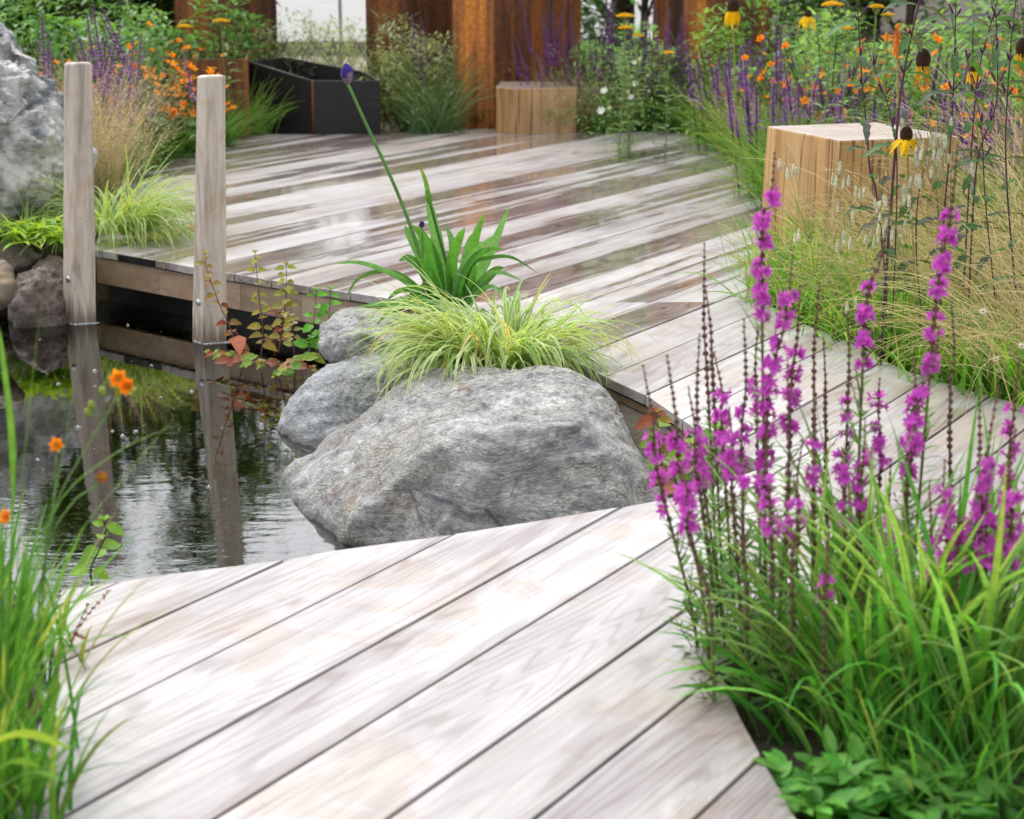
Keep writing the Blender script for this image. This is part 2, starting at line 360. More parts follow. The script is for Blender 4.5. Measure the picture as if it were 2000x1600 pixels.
def cortenmat():
    m, nt = mat_new('rusted_steel')
    tc = N(nt, 'ShaderNodeTexCoord')
    mp = N(nt, 'ShaderNodeMapping', {'Vector': tc.outputs['Object'], 'Scale': (14, 14, .5)})
    a = N(nt, 'ShaderNodeTexNoise', {'Vector': mp.outputs[0], 'Scale': 1.0, 'Detail': 4.0, 'Roughness': .6})
    b = N(nt, 'ShaderNodeTexNoise', {'Vector': tc.outputs['Object'], 'Scale': 26.0, 'Detail': 5.0, 'Roughness': .7})
    c = ramp(nt, a.outputs['Fac'], [(.25, (.05, .024, .018)), (.45, (.17, .062, .022)), (.56, (.32, .115, .022)), (.72, (.42, .17, .03))])
    a2 = N(nt, 'ShaderNodeAttribute', attribute_name='col')
    c = mix(nt, 1.0, c, a2.outputs['Color'], 'MULTIPLY')
    c = mix(nt, 1.0, c, ramp(nt, b.outputs['Fac'], [(.3, .5), (.6, 1.15)]), 'MULTIPLY')
    bp = N(nt, 'ShaderNodeBump', {'Height': b.outputs['Fac'], 'Strength': .3, 'Distance': .004})
    p = N(nt, 'ShaderNodeBsdfPrincipled', {'Base Color': c, 'Roughness': .7, 'Normal': bp.outputs[0]})
    N(nt, 'ShaderNodeOutputMaterial', {'Surface': p.outputs[0]})
    return m
M_CORT = cortenmat()

def blockmat(name, top=(.36, .26, .22)):
    """sawn oak block: vertical grain and checks on its sides, a damp pinkish top"""
    m, nt = mat_new(name)
    tc = N(nt, 'ShaderNodeTexCoord'); geo = N(nt, 'ShaderNodeNewGeometry')
    def nz(s, d=4., r=.6, dist=0.):
        mp = N(nt, 'ShaderNodeMapping', {'Vector': tc.outputs['Object'], 'Scale': s})
        return N(nt, 'ShaderNodeTexNoise', {'Vector': mp.outputs[0], 'Scale': 1.0, 'Detail': d, 'Roughness': r, 'Distortion': dist}).outputs['Fac']
    a = nz((9, 9, .6), 4., .55, .3); b = nz((120, 120, 3)); d = nz((2.2, 2.2, 1.2), 3., .5)
    cr = nz((10, 10, .3), 4., .55)
    side = ramp(nt, a, [(.3, (.38, .19, .06)), (.5, (.58, .33, .125)), (.7, (.68, .43, .19))])
    side = mix(nt, ramp(nt, d, [(.4, .0), (.7, .55)]), side, (.42, .30, .19))
    side = mix(nt, .5, side, ramp(nt, b, [(.3, .6), (.6, 1.05)]), 'MULTIPLY')
    crack = ramp(nt, cr, [(.478, 0.0), (.5, .95), (.522, 0.0)])
    side = mix(nt, crack, side, (.14, .07, .035))
    t = mix(nt, ramp(nt, nz((4, 14, 4), 4., .6, 1.), [(.35, 0.0), (.65, 1.0)]), top, (.48, .40, .36))
    sx = N(nt, 'ShaderNodeSeparateXYZ', {'Vector': geo.outputs['Normal']})
    f = ramp(nt, sx.outputs[2], [(.55, 0.0), (.75, 1.0)])
    c = mix(nt, f, side, t)
    bp = N(nt, 'ShaderNodeBump', {'Height': mth(nt, 'SUBTRACT', a, crack), 'Strength': .5, 'Distance': .006})
    rg = mth(nt, 'MULTIPLY_ADD', f, -.25, .55)
    p = N(nt, 'ShaderNodeBsdfPrincipled', {'Base Color': c, 'Roughness': rg, 'Normal': bp.outputs[0]})
    N(nt, 'ShaderNodeOutputMaterial', {'Surface': p.outputs[0]})
    return m
M_BLOCK = blockmat('sawn_oak_block')

# ------------------------------------------------------------------ setting: ground with the pond basin, water
def P2(lst, z=0.): return [Vector((at(x, y, z).x, at(x, y, z).y)) for x, y in lst]
POND = [Vector((-6, 7.3)), Vector((-3.2, 7.3))] + [p + Vector((.03, .17)) for p in P2([(-60, 470), (182, 487), (303, 508), (464, 536), (583, 556), (726, 578), (796, 588)])] + P2([(800, 735), (1000, 800), (1150, 900)], WZ) + \
       [Vector((.55, 4.0)), Vector((.2, 3.2)), Vector((-.6, 3.0)), Vector((-1.02, 3.3)), Vector((-1.25, 4.0)), Vector((-1.8, 4.4)), Vector((-2.6, 4.6)), Vector((-5, 5.0))]
def sdist(p, poly):
    d = 1e9; ins = False; n = len(poly)
    for i in range(n):
        a = poly[i]; b = poly[(i + 1) % n]; ab = b - a; t = max(0, min(1, (p - a).dot(ab) / ab.length_squared))
        d = min(d, (p - a - ab * t).length)
        if (a.y > p.y) != (b.y > p.y) and p.x < (b.x - a.x) * (p.y - a.y) / (b.y - a.y) + a.x: ins = not ins
    return -d if ins else d
def gz(x, y):
    p = Vector((x, y)); d = sdist(p, POND) if (y < 12 and abs(x) < 8) else 5
    z = -.07 + .02 * noise.noise(Vector((x * 1.3, y * 1.3, 3)))
    if d < .12:
        t = max(0, min(1, (d + .45) / .57)); t = t * t * (3 - 2 * t); z = -.78 + t * (z + .78)
        if d < 0: z += .03 * noise.noise(Vector((x * 7, y * 7, 0)))
    if x > 2.2 and y > 6: z += min(.25, (x - 2.2) * .06)
    return z
def ground():
    xs = []; x = -60.
    def axis(lo, hi, fine0, fine1, step):
        out = []; v = fine0
        while v <= fine1: out.append(v); v += step
        s = step; v = fine0
        while v > lo: s *= 1.35; v -= s; out.insert(0, v)
        s = step; v = fine1
        while v < hi: s *= 1.35; v += s; out.append(v)
        return out
    X = axis(-150, 150, -5.2, 3.5, .075); Y = axis(-40, 260, 1.5, 9, .075)
    mb = MB(); vs = [Vector((x, y, gz(x, y))) for y in Y for x in X]; nx = len(X)
    fs = [(j * nx + i, j * nx + i + 1, (j + 1) * nx + i + 1, (j + 1) * nx + i) for j in range(len(Y) - 1) for i in range(nx - 1)]
    mb.add(vs, fs, (1, 1, 1))
    m, nt = mat_new('soil_and_pond_bed')
    geo = N(nt, 'ShaderNodeNewGeometry'); sx = N(nt, 'ShaderNodeSeparateXYZ', {'Vector': geo.outputs['Position']})
    tc = N(nt, 'ShaderNodeTexCoord')
    nz = N(nt, 'ShaderNodeTexNoise', {'Vector': tc.outputs['Object'], 'Scale': 16.0, 'Detail': 6.0})
    soil = mix(nt, nz.outputs['Fac'], (.03, .022, .014), (.08, .058, .036))
    # pebbles on the pond bed
    wv = N(nt, 'ShaderNodeTexNoise', {'Vector': tc.outputs['Object'], 'Scale': 5.0, 'Detail': 2.0})
    vv = N(nt, 'ShaderNodeVectorMath', {0: tc.outputs['Object'], 1: N(nt, 'ShaderNodeVectorMath', {0: wv.outputs['Color'], 1: (.1, .1, .1)}, operation='MULTIPLY').outputs[0]}, operation='ADD')
    v1 = N(nt, 'ShaderNodeTexVoronoi', {'Vector': vv.outputs[0], 'Scale': 15.0}, feature='F1')
    ve = N(nt, 'ShaderNodeTexVoronoi', {'Vector': vv.outputs[0], 'Scale': 15.0}, feature='DISTANCE_TO_EDGE')
    pc = mix(nt, N(nt, 'ShaderNodeSeparateColor', {'Color': v1.outputs['Color']}).outputs[0], (.12, .09, .04), (.36, .28, .16))
    big = N(nt, 'ShaderNodeTexNoise', {'Vector': tc.outputs['Object'], 'Scale': 1.8, 'Detail': 3.0})
    pc = mix(nt, ramp(nt, big.outputs['Fac'], [(.4, 0.0), (.6, .7)]), pc, (.10, .10, .03))
    pc = mix(nt, 1.0, pc, ramp(nt, ve.outputs[0], [(0, .25), (.12, 1.0)]), 'MULTIPLY')
    f = ramp(nt, mth(nt, 'ADD', sx.outputs[2], 1.0), [(.68, 1.0), (.80, 0.0)])
    c = mix(nt, f, soil, pc)
    h = mth(nt, 'ADD', nz.outputs['Fac'], mth(nt, 'MULTIPLY', ramp(nt, ve.outputs[0], [(0, 0.0), (.2, 1.0)]), f))
    bp = N(nt, 'ShaderNodeBump', {'Height': h, 'Strength': 1.0, 'Distance': .03})
    p = N(nt, 'ShaderNodeBsdfPrincipled', {'Base Color': c, 'Roughness': .85, 'Normal': bp.outputs[0]})
    N(nt, 'ShaderNodeOutputMaterial', {'Surface': p.outputs[0]})
    tag(mb.build('ground', m), kind='structure')
ground()
def water():
    m, nt = mat_new('pond_water')
    tc = N(nt, 'ShaderNodeTexCoord'); geo = N(nt, 'ShaderNodeNewGeometry'); sx = N(nt, 'ShaderNodeSeparateXYZ', {'Vector': geo.outputs['Position']})
    mp = N(nt, 'ShaderNodeMapping', {'Vector': tc.outputs['Object'], 'Scale': (4., 9., 1), 'Rotation': (0, 0, R(8))})
    a = N(nt, 'ShaderNodeTexNoise', {'Vector': mp.outputs[0], 'Scale': 1.0, 'Detail': 3.0, 'Roughness': .5, 'Distortion': .6})
    mp2 = N(nt, 'ShaderNodeMapping', {'Vector': tc.outputs['Object'], 'Scale': (14., 34., 1), 'Rotation': (0, 0, R(-6))})
    b = N(nt, 'ShaderNodeTexNoise', {'Vector': mp2.outputs[0], 'Scale': 1.0, 'Detail': 3.0})
    amp = ramp(nt, mth(nt, 'MULTIPLY', sx.outputs[1], .1), [(.40, 1.0), (.46, .7), (.53, .2), (.72, .08)])
    h = mth(nt, 'MULTIPLY', mth(nt, 'ADD', a.outputs['Fac'], mth(nt, 'MULTIPLY', b.outputs['Fac'], .35)), amp)
    bp = N(nt, 'ShaderNodeBump', {'Height': h, 'Strength': 1.0, 'Distance': .0016})
    fr = N(nt, 'ShaderNodeFresnel', {'IOR': 2.15, 'Normal': bp.outputs[0]})
    gl = N(nt, 'ShaderNodeBsdfGlossy', {'Color': (1, 1, 1, 1), 'Roughness': .02, 'Normal': bp.outputs[0]})
    tr = N(nt, 'ShaderNodeBsdfTransparent', {'Color': (.50, .52, .30, 1)})
    s = N(nt, 'ShaderNodeMixShader', {0: fr.outputs[0], 1: tr.outputs[0], 2: gl.outputs[0]})
    N(nt, 'ShaderNodeOutputMaterial', {'Surface': s.outputs[0]})
    mb = MB(); mb.add([Vector((-8, 2.2, WZ)), Vector((1.2, 2.2, WZ)), Vector((1.2, 9.5, WZ)), Vector((-8, 9.5, WZ))], [(0, 1, 2, 3)], (1, 1, 1))
    tag(mb.build('water', m), kind='structure')
water()
def gravel_path():
    m, nt = mat_new('pale_gravel')
    tc = N(nt, 'ShaderNodeTexCoord')
    v1 = N(nt, 'ShaderNodeTexVoronoi', {'Vector': tc.outputs['Object'], 'Scale': 45.0})
    c = mix(nt, N(nt, 'ShaderNodeSeparateColor', {'Color': v1.outputs['Color']}).outputs[0], (.28, .24, .18), (.62, .56, .47))
    bp = N(nt, 'ShaderNodeBump', {'Height': v1.outputs['Distance'], 'Strength': .8, 'Distance': -.02})
    p = N(nt, 'ShaderNodeBsdfPrincipled', {'Base Color': c, 'Roughness': .8, 'Normal': bp.outputs[0]})
    N(nt, 'ShaderNodeOutputMaterial', {'Surface': p.outputs[0]})
    mb = MB(); P = [(-3.0, 12.0), (3.2, 12.0), (3.0, 13.2), (1.0, 14.2), (-.2, 15.5), (-1.0, 22), (-3.4, 22), (-2.6, 14.5), (-3.2, 13.2)]
    mb.add([Vector((x, y, -.04)) for x, y in P], [tuple(range(len(P)))], (1, 1, 1))
    tag(mb.build('gravel_path', m, smooth=False), kind='structure')
gravel_path()

# ------------------------------------------------------------------ the boardwalk
DECK = [(120, 1152), (330, 1122), (551, 1095), (640, 1077), (890, 1044), (1050, 1018), (1205, 991), (1300, 974), (1400, 948), (1500, 908),
        (1440, 880), (1358, 838), (1270, 777), (1188, 739), (1145, 716), (1050, 668), (940, 628), (870, 605), (796, 588), (726, 578), (583, 556), (464, 536), (364, 520), (303, 508), (182, 487),
        (200, 440), (225, 385), (262, 331), (317, 310), (375, 296), (441, 285), (452, 270), (475, 264), (541, 262), (744, 262), (1000, 260), (1333, 256), (1392, 282), (1445, 308), (1483, 327),
        (1505, 400), (1512, 480), (1500, 560), (1495, 592), (1560, 628), (1655, 668), (1780, 728), (1890, 762), (2080, 812), (2400, 900),
        (2300, 985), (2060, 1005), (1850, 1095), (1700, 1185), (1500, 1240), (1400, 1300), (1444, 1400), (1485, 1476), (1555, 1600), (1680, 1800), (-260, 1900), (20, 1600), (50, 1520), (75, 1420), (118, 1345), (98, 1240)]
DP = P2(DECK)
def boardwalk():
    root = thing('boardwalk', 'wet weathered wooden boardwalk of wide boards winding beside the pond', 'boardwalk')
    fr_ = random.Random(11)
    def c_of(s): return at(s, 1600, 0).dot(BN)
    svals = [1356, 1043, 755, 417, 115, -221, -548]
    while svals[-1] > -9000: svals.append(svals[-1] - 317)
    top = [1356 + 317 * k for k in range(9, 0, -1)]
    cs = sorted(c_of(s) for s in top + svals)
    big = MB(); r2 = random.Random(5)
    seamY = at(1300, 590).y
    for k in range(len(cs) - 1):
        lo, hi = cs[k] + .0033, cs[k + 1] - .0033
        # cuts along the length
        cuts = []
        sA = (Vector((at(1300, 590).x, seamY)).dot(BDIR.xy))
        # the seam is square to the view: place the cut where this strip's middle meets Y = seamY
        mid = (lo + hi) / 2
        t = (seamY - BN.y * mid) / BDIR.y
        cuts.append(t)
        pass
        cuts = sorted(cuts); segs = [(-99, cuts[0])] + [(cuts[i], cuts[i + 1]) for i in range(len(cuts) - 1)] + [(cuts[-1], 99)]
        for (u0, u1) in segs:
            bm = bmesh.new(); vs = [bm.verts.new((p.x, p.y, 0)) for p in DP]
            f = bm.faces.new(vs); bmesh.ops.triangulate(bm, faces=[f])
            def cut(co, no):
                g = list(bm.verts) + list(bm.edges) + list(bm.faces)
                if g: bmesh.ops.bisect_plane(bm, geom=g, plane_co=co, plane_no=no, clear_outer=True, dist=1e-5)
            cut(BN * lo, -BN); cut(BN * hi, BN)
            seam_n = Vector((0, 1, 0))
            for (uu, sg, gap) in ((u0, -1, .0012), (u1, 1, .0012)):
                if abs(uu) > 90: continue
                nn = Vector((0, 1, 0)) if abs(uu - t) < 1e-6 else BDIR
                co = BDIR * uu + BN * mid - nn * sg * gap
                cut(co, nn * sg)
            if not bm.faces: bm.free(); continue
            bmesh.ops.dissolve_limit(bm, angle_limit=.001, verts=list(bm.verts), edges=list(bm.edges))
            bm.normal_update()
            for f in bm.faces:
                if f.normal.z < 0: f.normal_flip()
            if sum(f.calc_area() for f in bm.faces) < .004: bm.free(); continue
            ext = bmesh.ops.extrude_face_region(bm, geom=list(bm.faces))
            for e in ext['geom']:
                if isinstance(e, bmesh.types.BMVert): e.co.z -= 0   # extruded copies stay on top
            newv = set(e for e in ext['geom'] if isinstance(e, bmesh.types.BMVert))
            for v in bm.verts:
                if v not in newv: v.co.z = -.032
            bmesh.ops.recalc_face_normals(bm, faces=list(bm.faces))
            es = [e for e in bm.edges if all(v.co.z > -.001 for v in e.verts) and any(abs(f.normal.z) < .5 for f in e.link_faces)]
            try: bmesh.ops.bevel(bm, geom=es, offset=.0020, segments=2, profile=.5, affect='EDGES')
            except Exception: pass
            dz = r2.uniform(-.0012, .0012); tilt = r2.uniform(-.010, .010)
            yc = sum(v.co.y for v in bm.verts) / len(bm.verts)
            tt = min(1, max(0, (yc - 3.5) / 6)); 
            wl = .30 + .20 * tt + r2.uniform(-.25, .24) * (.4 + .7 * tt)
            tone = min(1, max(0, .72 - .30 * tt + r2.uniform(-.28, .24)))
            if yc > 6.2 and r2.random() < .25: wl += .22
            xc = sum(v.co.x for v in bm.verts) / len(bm.verts)
            if xc > .9 and yc < 6: tone = max(0, tone - .35); wl += .14
            if xc > .42 and yc < 3.7: tone = max(0, tone - .4); wl += .16
            colr = (r2.random(), tone, min(1, max(0, wl)))
            idx = {}; V = []; Fc = []
            for i, v in enumerate(bm.verts):
                idx[v] = i; V.append(v.co + Vector((0, 0, dz + tilt * (v.co.dot(BN) - mid))))
            for f in bm.faces: Fc.append(tuple(idx[v] for v in f.verts))
            big.add(V, Fc, colr); bm.free()
    big.build('deck_boards', M_DECK, root, smooth=False)
    # an added black sheet under the boards stands in for shade in the gaps
    # fascia: separate lengths along the pond edge
    path = [at(x, y, 0) for x, y in [(182, 487), (303, 508), (464, 536), (583, 556), (726, 578), (796, 588), (870, 605), (940, 628), (1050, 668), (1145, 716), (1188, 739), (1270, 777), (1358, 838), (1440, 880), (1500, 908)]]
    rf = random.Random(3)
    def strip(a, b, z0, z1, inset, th, name, mat, lab=None):
        d = (b - a).normalized(); n = Vector((-d.y, d.x, 0))     # to the deck's inside
        if n.y < 0: n = -n
        mb = MB(); A = a + n * inset; B = b + n * inset
        pts = [A, B, B + n * th, A + n * th]
        vs = [Vector((p.x, p.y, z)) for z in (z0, z1) for p in pts]
        mb.add(vs, [(0, 1, 5, 4), (1, 2, 6, 5), (2, 3, 7, 6), (3, 0, 4, 7), (4, 5, 6, 7), (3, 2, 1, 0)], (rf.random(), rf.uniform(.3, .6), .5))
        o = mb.build(name, mat, root, smooth=False)
        if lab: o['label'] = lab
    brk = [0, 0.5, 2.05, 4, 6, 8, 10, 12, 14]
    for i in range(len(path) - 1):
        a, b = path[i], path[i + 1]; g = (b - a).normalized() * .0015
        strip(a + g, b - g, -.155, -.037, .012, .028, 'fascia_board', M_FASC)
    mb = MB(); vs = []
    inner = []
    for i, p in enumerate(path):
        d = (path[min(i + 1, len(path) - 1)] - path[max(i - 1, 0)]).normalized(); n = Vector((-d.y, d.x, 0)); n = n if n.y > 0 else -n
        inner.append(p + n * .075)
    mb = MB(); k = len(inner)
    vs = [Vector((p.x, p.y, z)) for z in (-.6, -.04) for p in inner] + [Vector((p.x, p.y, z)) + Vector((0, .02, 0)) for z in (-.6, -.04) for p in inner]
    fs = [(i, i + 1, k + i + 1, k + i) for i in range(k - 1)] + [(2 * k + i + 1, 2 * k + i, 3 * k + i, 3 * k + i + 1) for i in range(k - 1)]
    mb.add(vs, fs, (1, 1, 1)); mb.build('pond_liner', M_LINER, root, smooth=False)
    # black end cap on one board end
    a, b = at(231, 496, 0), at(303, 508, 0); d = (b - a).normalized(); n = Vector((-d.y, d.x, 0)); n = n if n.y > 0 else -n
    mb = MB(); vs = [Vector((p.x, p.y, z)) for z in (-.0335, -.002) for p in (a - n * .004, b - n * .004, b + n * .001, a + n * .001)]
    mb.add(vs, [(0, 1, 5, 4), (1, 2, 6, 5), (2, 3, 7, 6), (3, 0, 4, 7), (4, 5, 6, 7), (3, 2, 1, 0)], (1, 1, 1))
    o = mb.build('end_cap', M_LINER, root, smooth=False); o['label'] = 'black cap over the second board end at the pond edge'
    # black sheet just below the boards, added as painted shade for the gaps
    mb = MB(); vs = [Vector((p.x, p.y, -.036)) for p in DP]
    bm = bmesh.new(); bv = [bm.verts.new(v) for v in vs]; f = bm.faces.new(bv); bmesh.ops.inset_individual(bm, faces=[f], thickness=.05); 
    inn = [ff for ff in bm.faces if len(ff.verts) == len(vs)][0]
    bmesh.ops.triangulate(bm, faces=[inn])
    tri = [ff for ff in bm.faces if len(ff.verts) == 3]
    ids = {v: i for i, v in enumerate(bm.verts)}
    mb.add([v.co.copy() for v in bm.verts], [tuple(ids[v] for v in ff.verts) for ff in tri], (1, 1, 1)); bm.free()
    mb.build('gap_shade_sheet', M_LINER, root, smooth=False)
boardwalk()

# ------------------------------------------------------------------ posts
def post(label, xl, xe, xr, ybase, ytop, xl2, xe2, xr2, bolt, ang):
    """two visible faces: narrow left one (xl-xe), wide right one (xe-xr)"""
    Pe = at(xe, ybase, WZ); Y = Pe.y
    Pl = aty(xl, ybase - 8, Y + .055); Pr = aty(xr, ybase - 6, Y + .035)
    tz = lambda x, y, Yq: aty(x, y, Yq)
    Te = aty(xe2, ytop + 12, Y); Tl = aty(xl2, ytop + 6, Y + .055); Tr = aty(xr2, ytop, Y + .035)
    Tb = Tl + (Tr - Te); Pb = Pl + (Pr - Pe)
    root = thing('wooden_post', label, 'post', (Pe.x, Pe.y, WZ), 'oak posts in the pond edge')
    bm = bmesh.new()
    ztop = (Te.z + Tl.z + Tr.z) / 3
    lo = [Vector((p.x, p.y, -.62)) for p in (Pe, Pr, Pb, Pl)]
    # extrapolate the taper below water
    hi = [Vector((Te.x, Te.y, ztop)), Vector((Tr.x, Tr.y, ztop)), Vector((Tb.x, Tb.y, ztop - .004)), Vector((Tl.x, Tl.y, ztop - .004))]
    n = 9; rings = []
    for j in range(n + 1):
        t = j / n
        ring = []
        for a, b in zip(lo, hi):
            p = a.lerp(b, t)
            if 0 < j < n: p = p + Vector((noise.noise(p * 9), noise.noise(p * 9 + Vector((5, 5, 5))), 0)) * .0035
            ring.append(bm.verts.new(p - Vector((Pe.x, Pe.y, WZ))))
        rings.append(ring)
    for j in range(n):
        for i in range(4): bm.faces.new((rings[j][i], rings[j][(i + 1) % 4], rings[j + 1][(i + 1) % 4], rings[j + 1][i]))
    bm.faces.new(rings[0][::-1]); tf = bm.faces.new(rings[-1])
    bmesh.ops.bevel(bm, geom=list(tf.edges), offset=.014, segments=4, profile=.5, affect='EDGES')
    ve = [e for e in bm.edges if abs(e.verts[0].co.z - e.verts[1].co.z) > .05]
    bmesh.ops.bevel(bm, geom=ve, offset=.006, segments=2, profile=.5, affect='EDGES')
    me = bpy.data.meshes.new('shaft'); bm.to_mesh(me); bm.free(); me.materials.append(M_POST)
    for p in me.polygons: p.use_smooth = False
    o = bpy.data.objects.new('shaft', me); COL.objects.link(o); o.parent = root; CH.setdefault(root.name, []).append(o)
    # domed bolt head on the narrow face
    c = aty(bolt[0], bolt[1], Y + .03); fn = Vector((-.75, -.66, 0)).normalized()
    # put the head on the face plane between Pe and Pl
    e1 = (Pl - Pe); e1.z = 0; e1.normalize(); fn = Vector((e1.y, -e1.x, 0)); 
    if fn.y > 0: fn = -fn
    mb = MB(); q = fn.to_track_quat('Z', 'Y').to_matrix()
    frac = .45; zc = c.z; th = (zc + .62) / (ztop + .62)
    pe = lo[0].lerp(hi[0], th); pl = lo[3].lerp(hi[3], th); c = pe.lerp(pl, frac) + fn * .001
    rr = .0155; vs = []; fs = []; nu = 20
    for j in range(6):
        a = (math.pi / 2) * j / 5; h = .009 * math.sin(a) if j else 0; r_ = rr * math.cos(a)
        for i in range(nu):
            g = 2 * math.pi * i / nu; vs.append(c + q @ Vector((max(r_, .0004) * math.cos(g), max(r_, .0004) * math.sin(g), h)))
    for j in range(5):
        for i in range(nu): fs.append((j * nu + i, j * nu + (i + 1) % nu, (j + 1) * nu + (i + 1) % nu, (j + 1) * nu + i))
    mb.add(vs, fs, (1, 1, 1)); mb.build('bolt_head', M_BOLT, root, off=Vector((Pe.x, Pe.y, WZ)))
    # foam collar at the waterline
    mb = MB(); rr2 = random.Random(int(xl))
    base = [Vector((p.x, p.y, WZ)) for p in (Pl, Pe, Pr)]
    base = [Vector((l.lerp(h, .36).x, l.lerp(h, .36).y, WZ)) for l, h in ((lo[3], hi[3]), (lo[0], hi[0]), (lo[1], hi[1]))]
    for a, b in ((base[0], base[1]), (base[1], base[2])):
        nn = int((b - a).length / .003)
        for i in range(nn + 1):
            p = a.lerp(b, i / max(1, nn)) + Vector((rr2.uniform(-.003, .003), -.004 + rr2.uniform(-.004, .001), rr2.uniform(0, .003)))
            s = rr2.uniform(.002, .0045); blob(mb, p, s, s, s * .7, (1, 1, 1), 5, 3)
    f = mb.build('waterline_foam', M_FOAM, root, off=Vector((Pe.x, Pe.y, WZ)))
post('rounded grey oak post standing in the pond at the far left deck corner', 110, 131, 181, 634, 115, 124, 146, 180, (119, 545), 0)
post('right one of the two grey oak posts, in front of the deck fascia', 363, 387, 437, 672, 140, 384, 403, 441, (375, 590), 0)

# ------------------------------------------------------------------ rocks
def rock(name, label, pts, mat, centre, sub=6, amp=.012, freq=6., strat=(.3, .2, 1.), sm=2, cat='rock', group=None, ledge=0., foot=-.55, extra=True, seed=0, chip=1.):
    bm = bmesh.new(); vs = [bm.verts.new(p) for p in pts]
    if extra:
        for p in pts:
            if p.z < -.1: bm.verts.new(Vector((p.x, p.y, foot)))
    bmesh.ops.convex_hull(bm, input=list(bm.verts))
    bmesh.ops.triangulate(bm, faces=list(bm.faces))
    tree = BVHTree.FromBMesh(bm); bm.free()
    c = Vector(centre); b2 = bmesh.new(); bmesh.ops.create_icosphere(b2, subdivisions=sub, radius=1.)
    for v in b2.verts:
        d = v.co.normalized(); hit = tree.ray_cast(c + d * 6, -d)
        v.co = hit[0] if hit[0] else c + d * .05
    for _ in range(sm): bmesh.ops.smooth_vert(b2, verts=list(b2.verts), factor=.5, use_axis_x=True, use_axis_y=True, use_axis_z=True)
    b2.normal_update(); S = Vector((seed * 3.1, seed * 1.7, seed)); st = Vector(strat).normalized()
    nc = []
    for v in b2.verts:
        p = v.co; n1 = noise.fractal(p * freq * .5 + S, 1., 2., 3); n2 = noise.fractal(p * freq * 2.2 + S, .9, 2.1, 5)
        q = p.dot(st); l = noise.noise(Vector((q * freq * 4, p.x * freq * .5, p.y * freq * .5)) + S)
        vd = noise.voronoi(Vector((p.x * freq * .55, p.y * freq * .55, p.z * freq * .9)) + S + Vector((n1, n2, n1)) * .25)[0]; plate = min(1., (vd[1] - vd[0]) / .10)
        vp = noise.cell(Vector((p.x * freq * .55, p.y * freq * .55, q * freq * 1.1)) + S)
        rdg = 1 - abs(noise.noise(p * freq * 1.1 + S * 2)) * 2
        h = n1 * 1.3 + n2 * .42 + l * .45 + ledge * (math.floor(n1 * 4 + q * freq * .8) - (n1 * 4 + q * freq * .8)) + rdg * .25 + plate * .35 + chip * (.7 * noise.turbulence(p * freq * 4 + S, 4, True) - .3)
        nc.append(p + v.normal * amp * h)
    for v, q in zip(b2.verts, nc): v.co = q
    me = bpy.data.meshes.new(name); 
    org = Vector((c.x, c.y, min(v.co.z for v in b2.verts)))
    for v in b2.verts: v.co -= org
    b2.to_mesh(me); b2.free(); me.materials.append(mat); me.polygons.foreach_set('use_smooth', [True] * len(me.polygons))
    o = bpy.data.objects.new(name, me); COL.objects.link(o); o.location = org
    tag(o, label, cat, group); return o
def A(*l): return [aty(x, y, Y) for x, y, Y in l]
RK = 'grey boulders beside the pond'
rock('boulder', 'largest grey boulder with a rusty ridge, between the pond and the near boards', 
     A((546, 932, 5.18), (575, 985, 4.95), (610, 1040, 4.72), (655, 1078, 4.55), (690, 1008, 4.50), (760, 952, 4.48), (850, 870, 4.50), (1000, 832, 4.48), (1130, 832, 4.50), (1210, 868, 4.60),
       (820, 735, 5.32), (775, 765, 5.3), (870, 724, 5.28), (960, 719, 5.2), (1100, 724, 5.12), (1168, 758, 5.02), (1210, 806, 4.95), (1240, 862, 4.85), (1300, 935, 4.7), (1310, 990, 4.5),
       (700, 845, 5.12), (630, 895, 5.12), (800, 1110, 4.34), (1000, 1090, 4.28), (1200, 1050, 4.30), (1050, 760, 5.5), (900, 790, 5.6)), M_ROCK, (.0, 4.9, -.18), sub=7, amp=.019, freq=5., strat=(.5, .2, 1.), sm=2, group=RK, seed=1, ledge=.08, chip=.45)
rock('boulder', 'grey boulder at the water edge, half hidden behind the largest boulder',
     A((550, 862, 5.65), (556, 800, 5.75), (592, 748, 5.85), (648, 708, 5.95), (735, 672, 6.05), (810, 680, 6.0), (860, 720, 5.9), (585, 905, 5.45), (640, 890, 5.45), (700, 860, 5.45), (780, 800, 5.45), (900, 760, 5.6), (640, 780, 5.6), (720, 735, 5.65)),
     M_ROCK2, (-.38, 5.65, -.2), sub=6, amp=.019, freq=6., strat=(.5, .2, 1.), sm=2, group=RK, seed=2)
rock('boulder', 'smallest grey rock, below the deck edge under the strap leaved plant',
     A((612, 680, 6.05), (617, 640, 6.15), (640, 612, 6.25), (690, 597, 6.3), (760, 604, 6.25), (820, 615, 6.2), (860, 650, 6.1), (640, 712, 5.98), (700, 715, 5.95), (780, 700, 5.95), (850, 690, 5.95), (700, 650, 5.95)),
     M_ROCK, (-.42, 6.12, -.06), sub=6, amp=.015, freq=8., strat=(.5, .2, 1.), sm=2, group=RK, extra=False, seed=3)
rock('boulder', 'grey rock at the right edge of the photo behind the purple spikes', 
     A((1880, 1040, 3.75), (1930, 1000, 3.85), (2000, 985, 3.85), (2100, 1000, 3.8), (2200, 1100, 3.6), (1890, 1150, 3.5), (1990, 1240, 3.3), (2150, 1230, 3.3), (2100, 1300, 3.2), (1900, 1200, 3.4)), M_ROCK, (1.15, 3.55, -.05), sub=5, amp=.012, freq=6., group=RK, foot=-.15, seed=4)
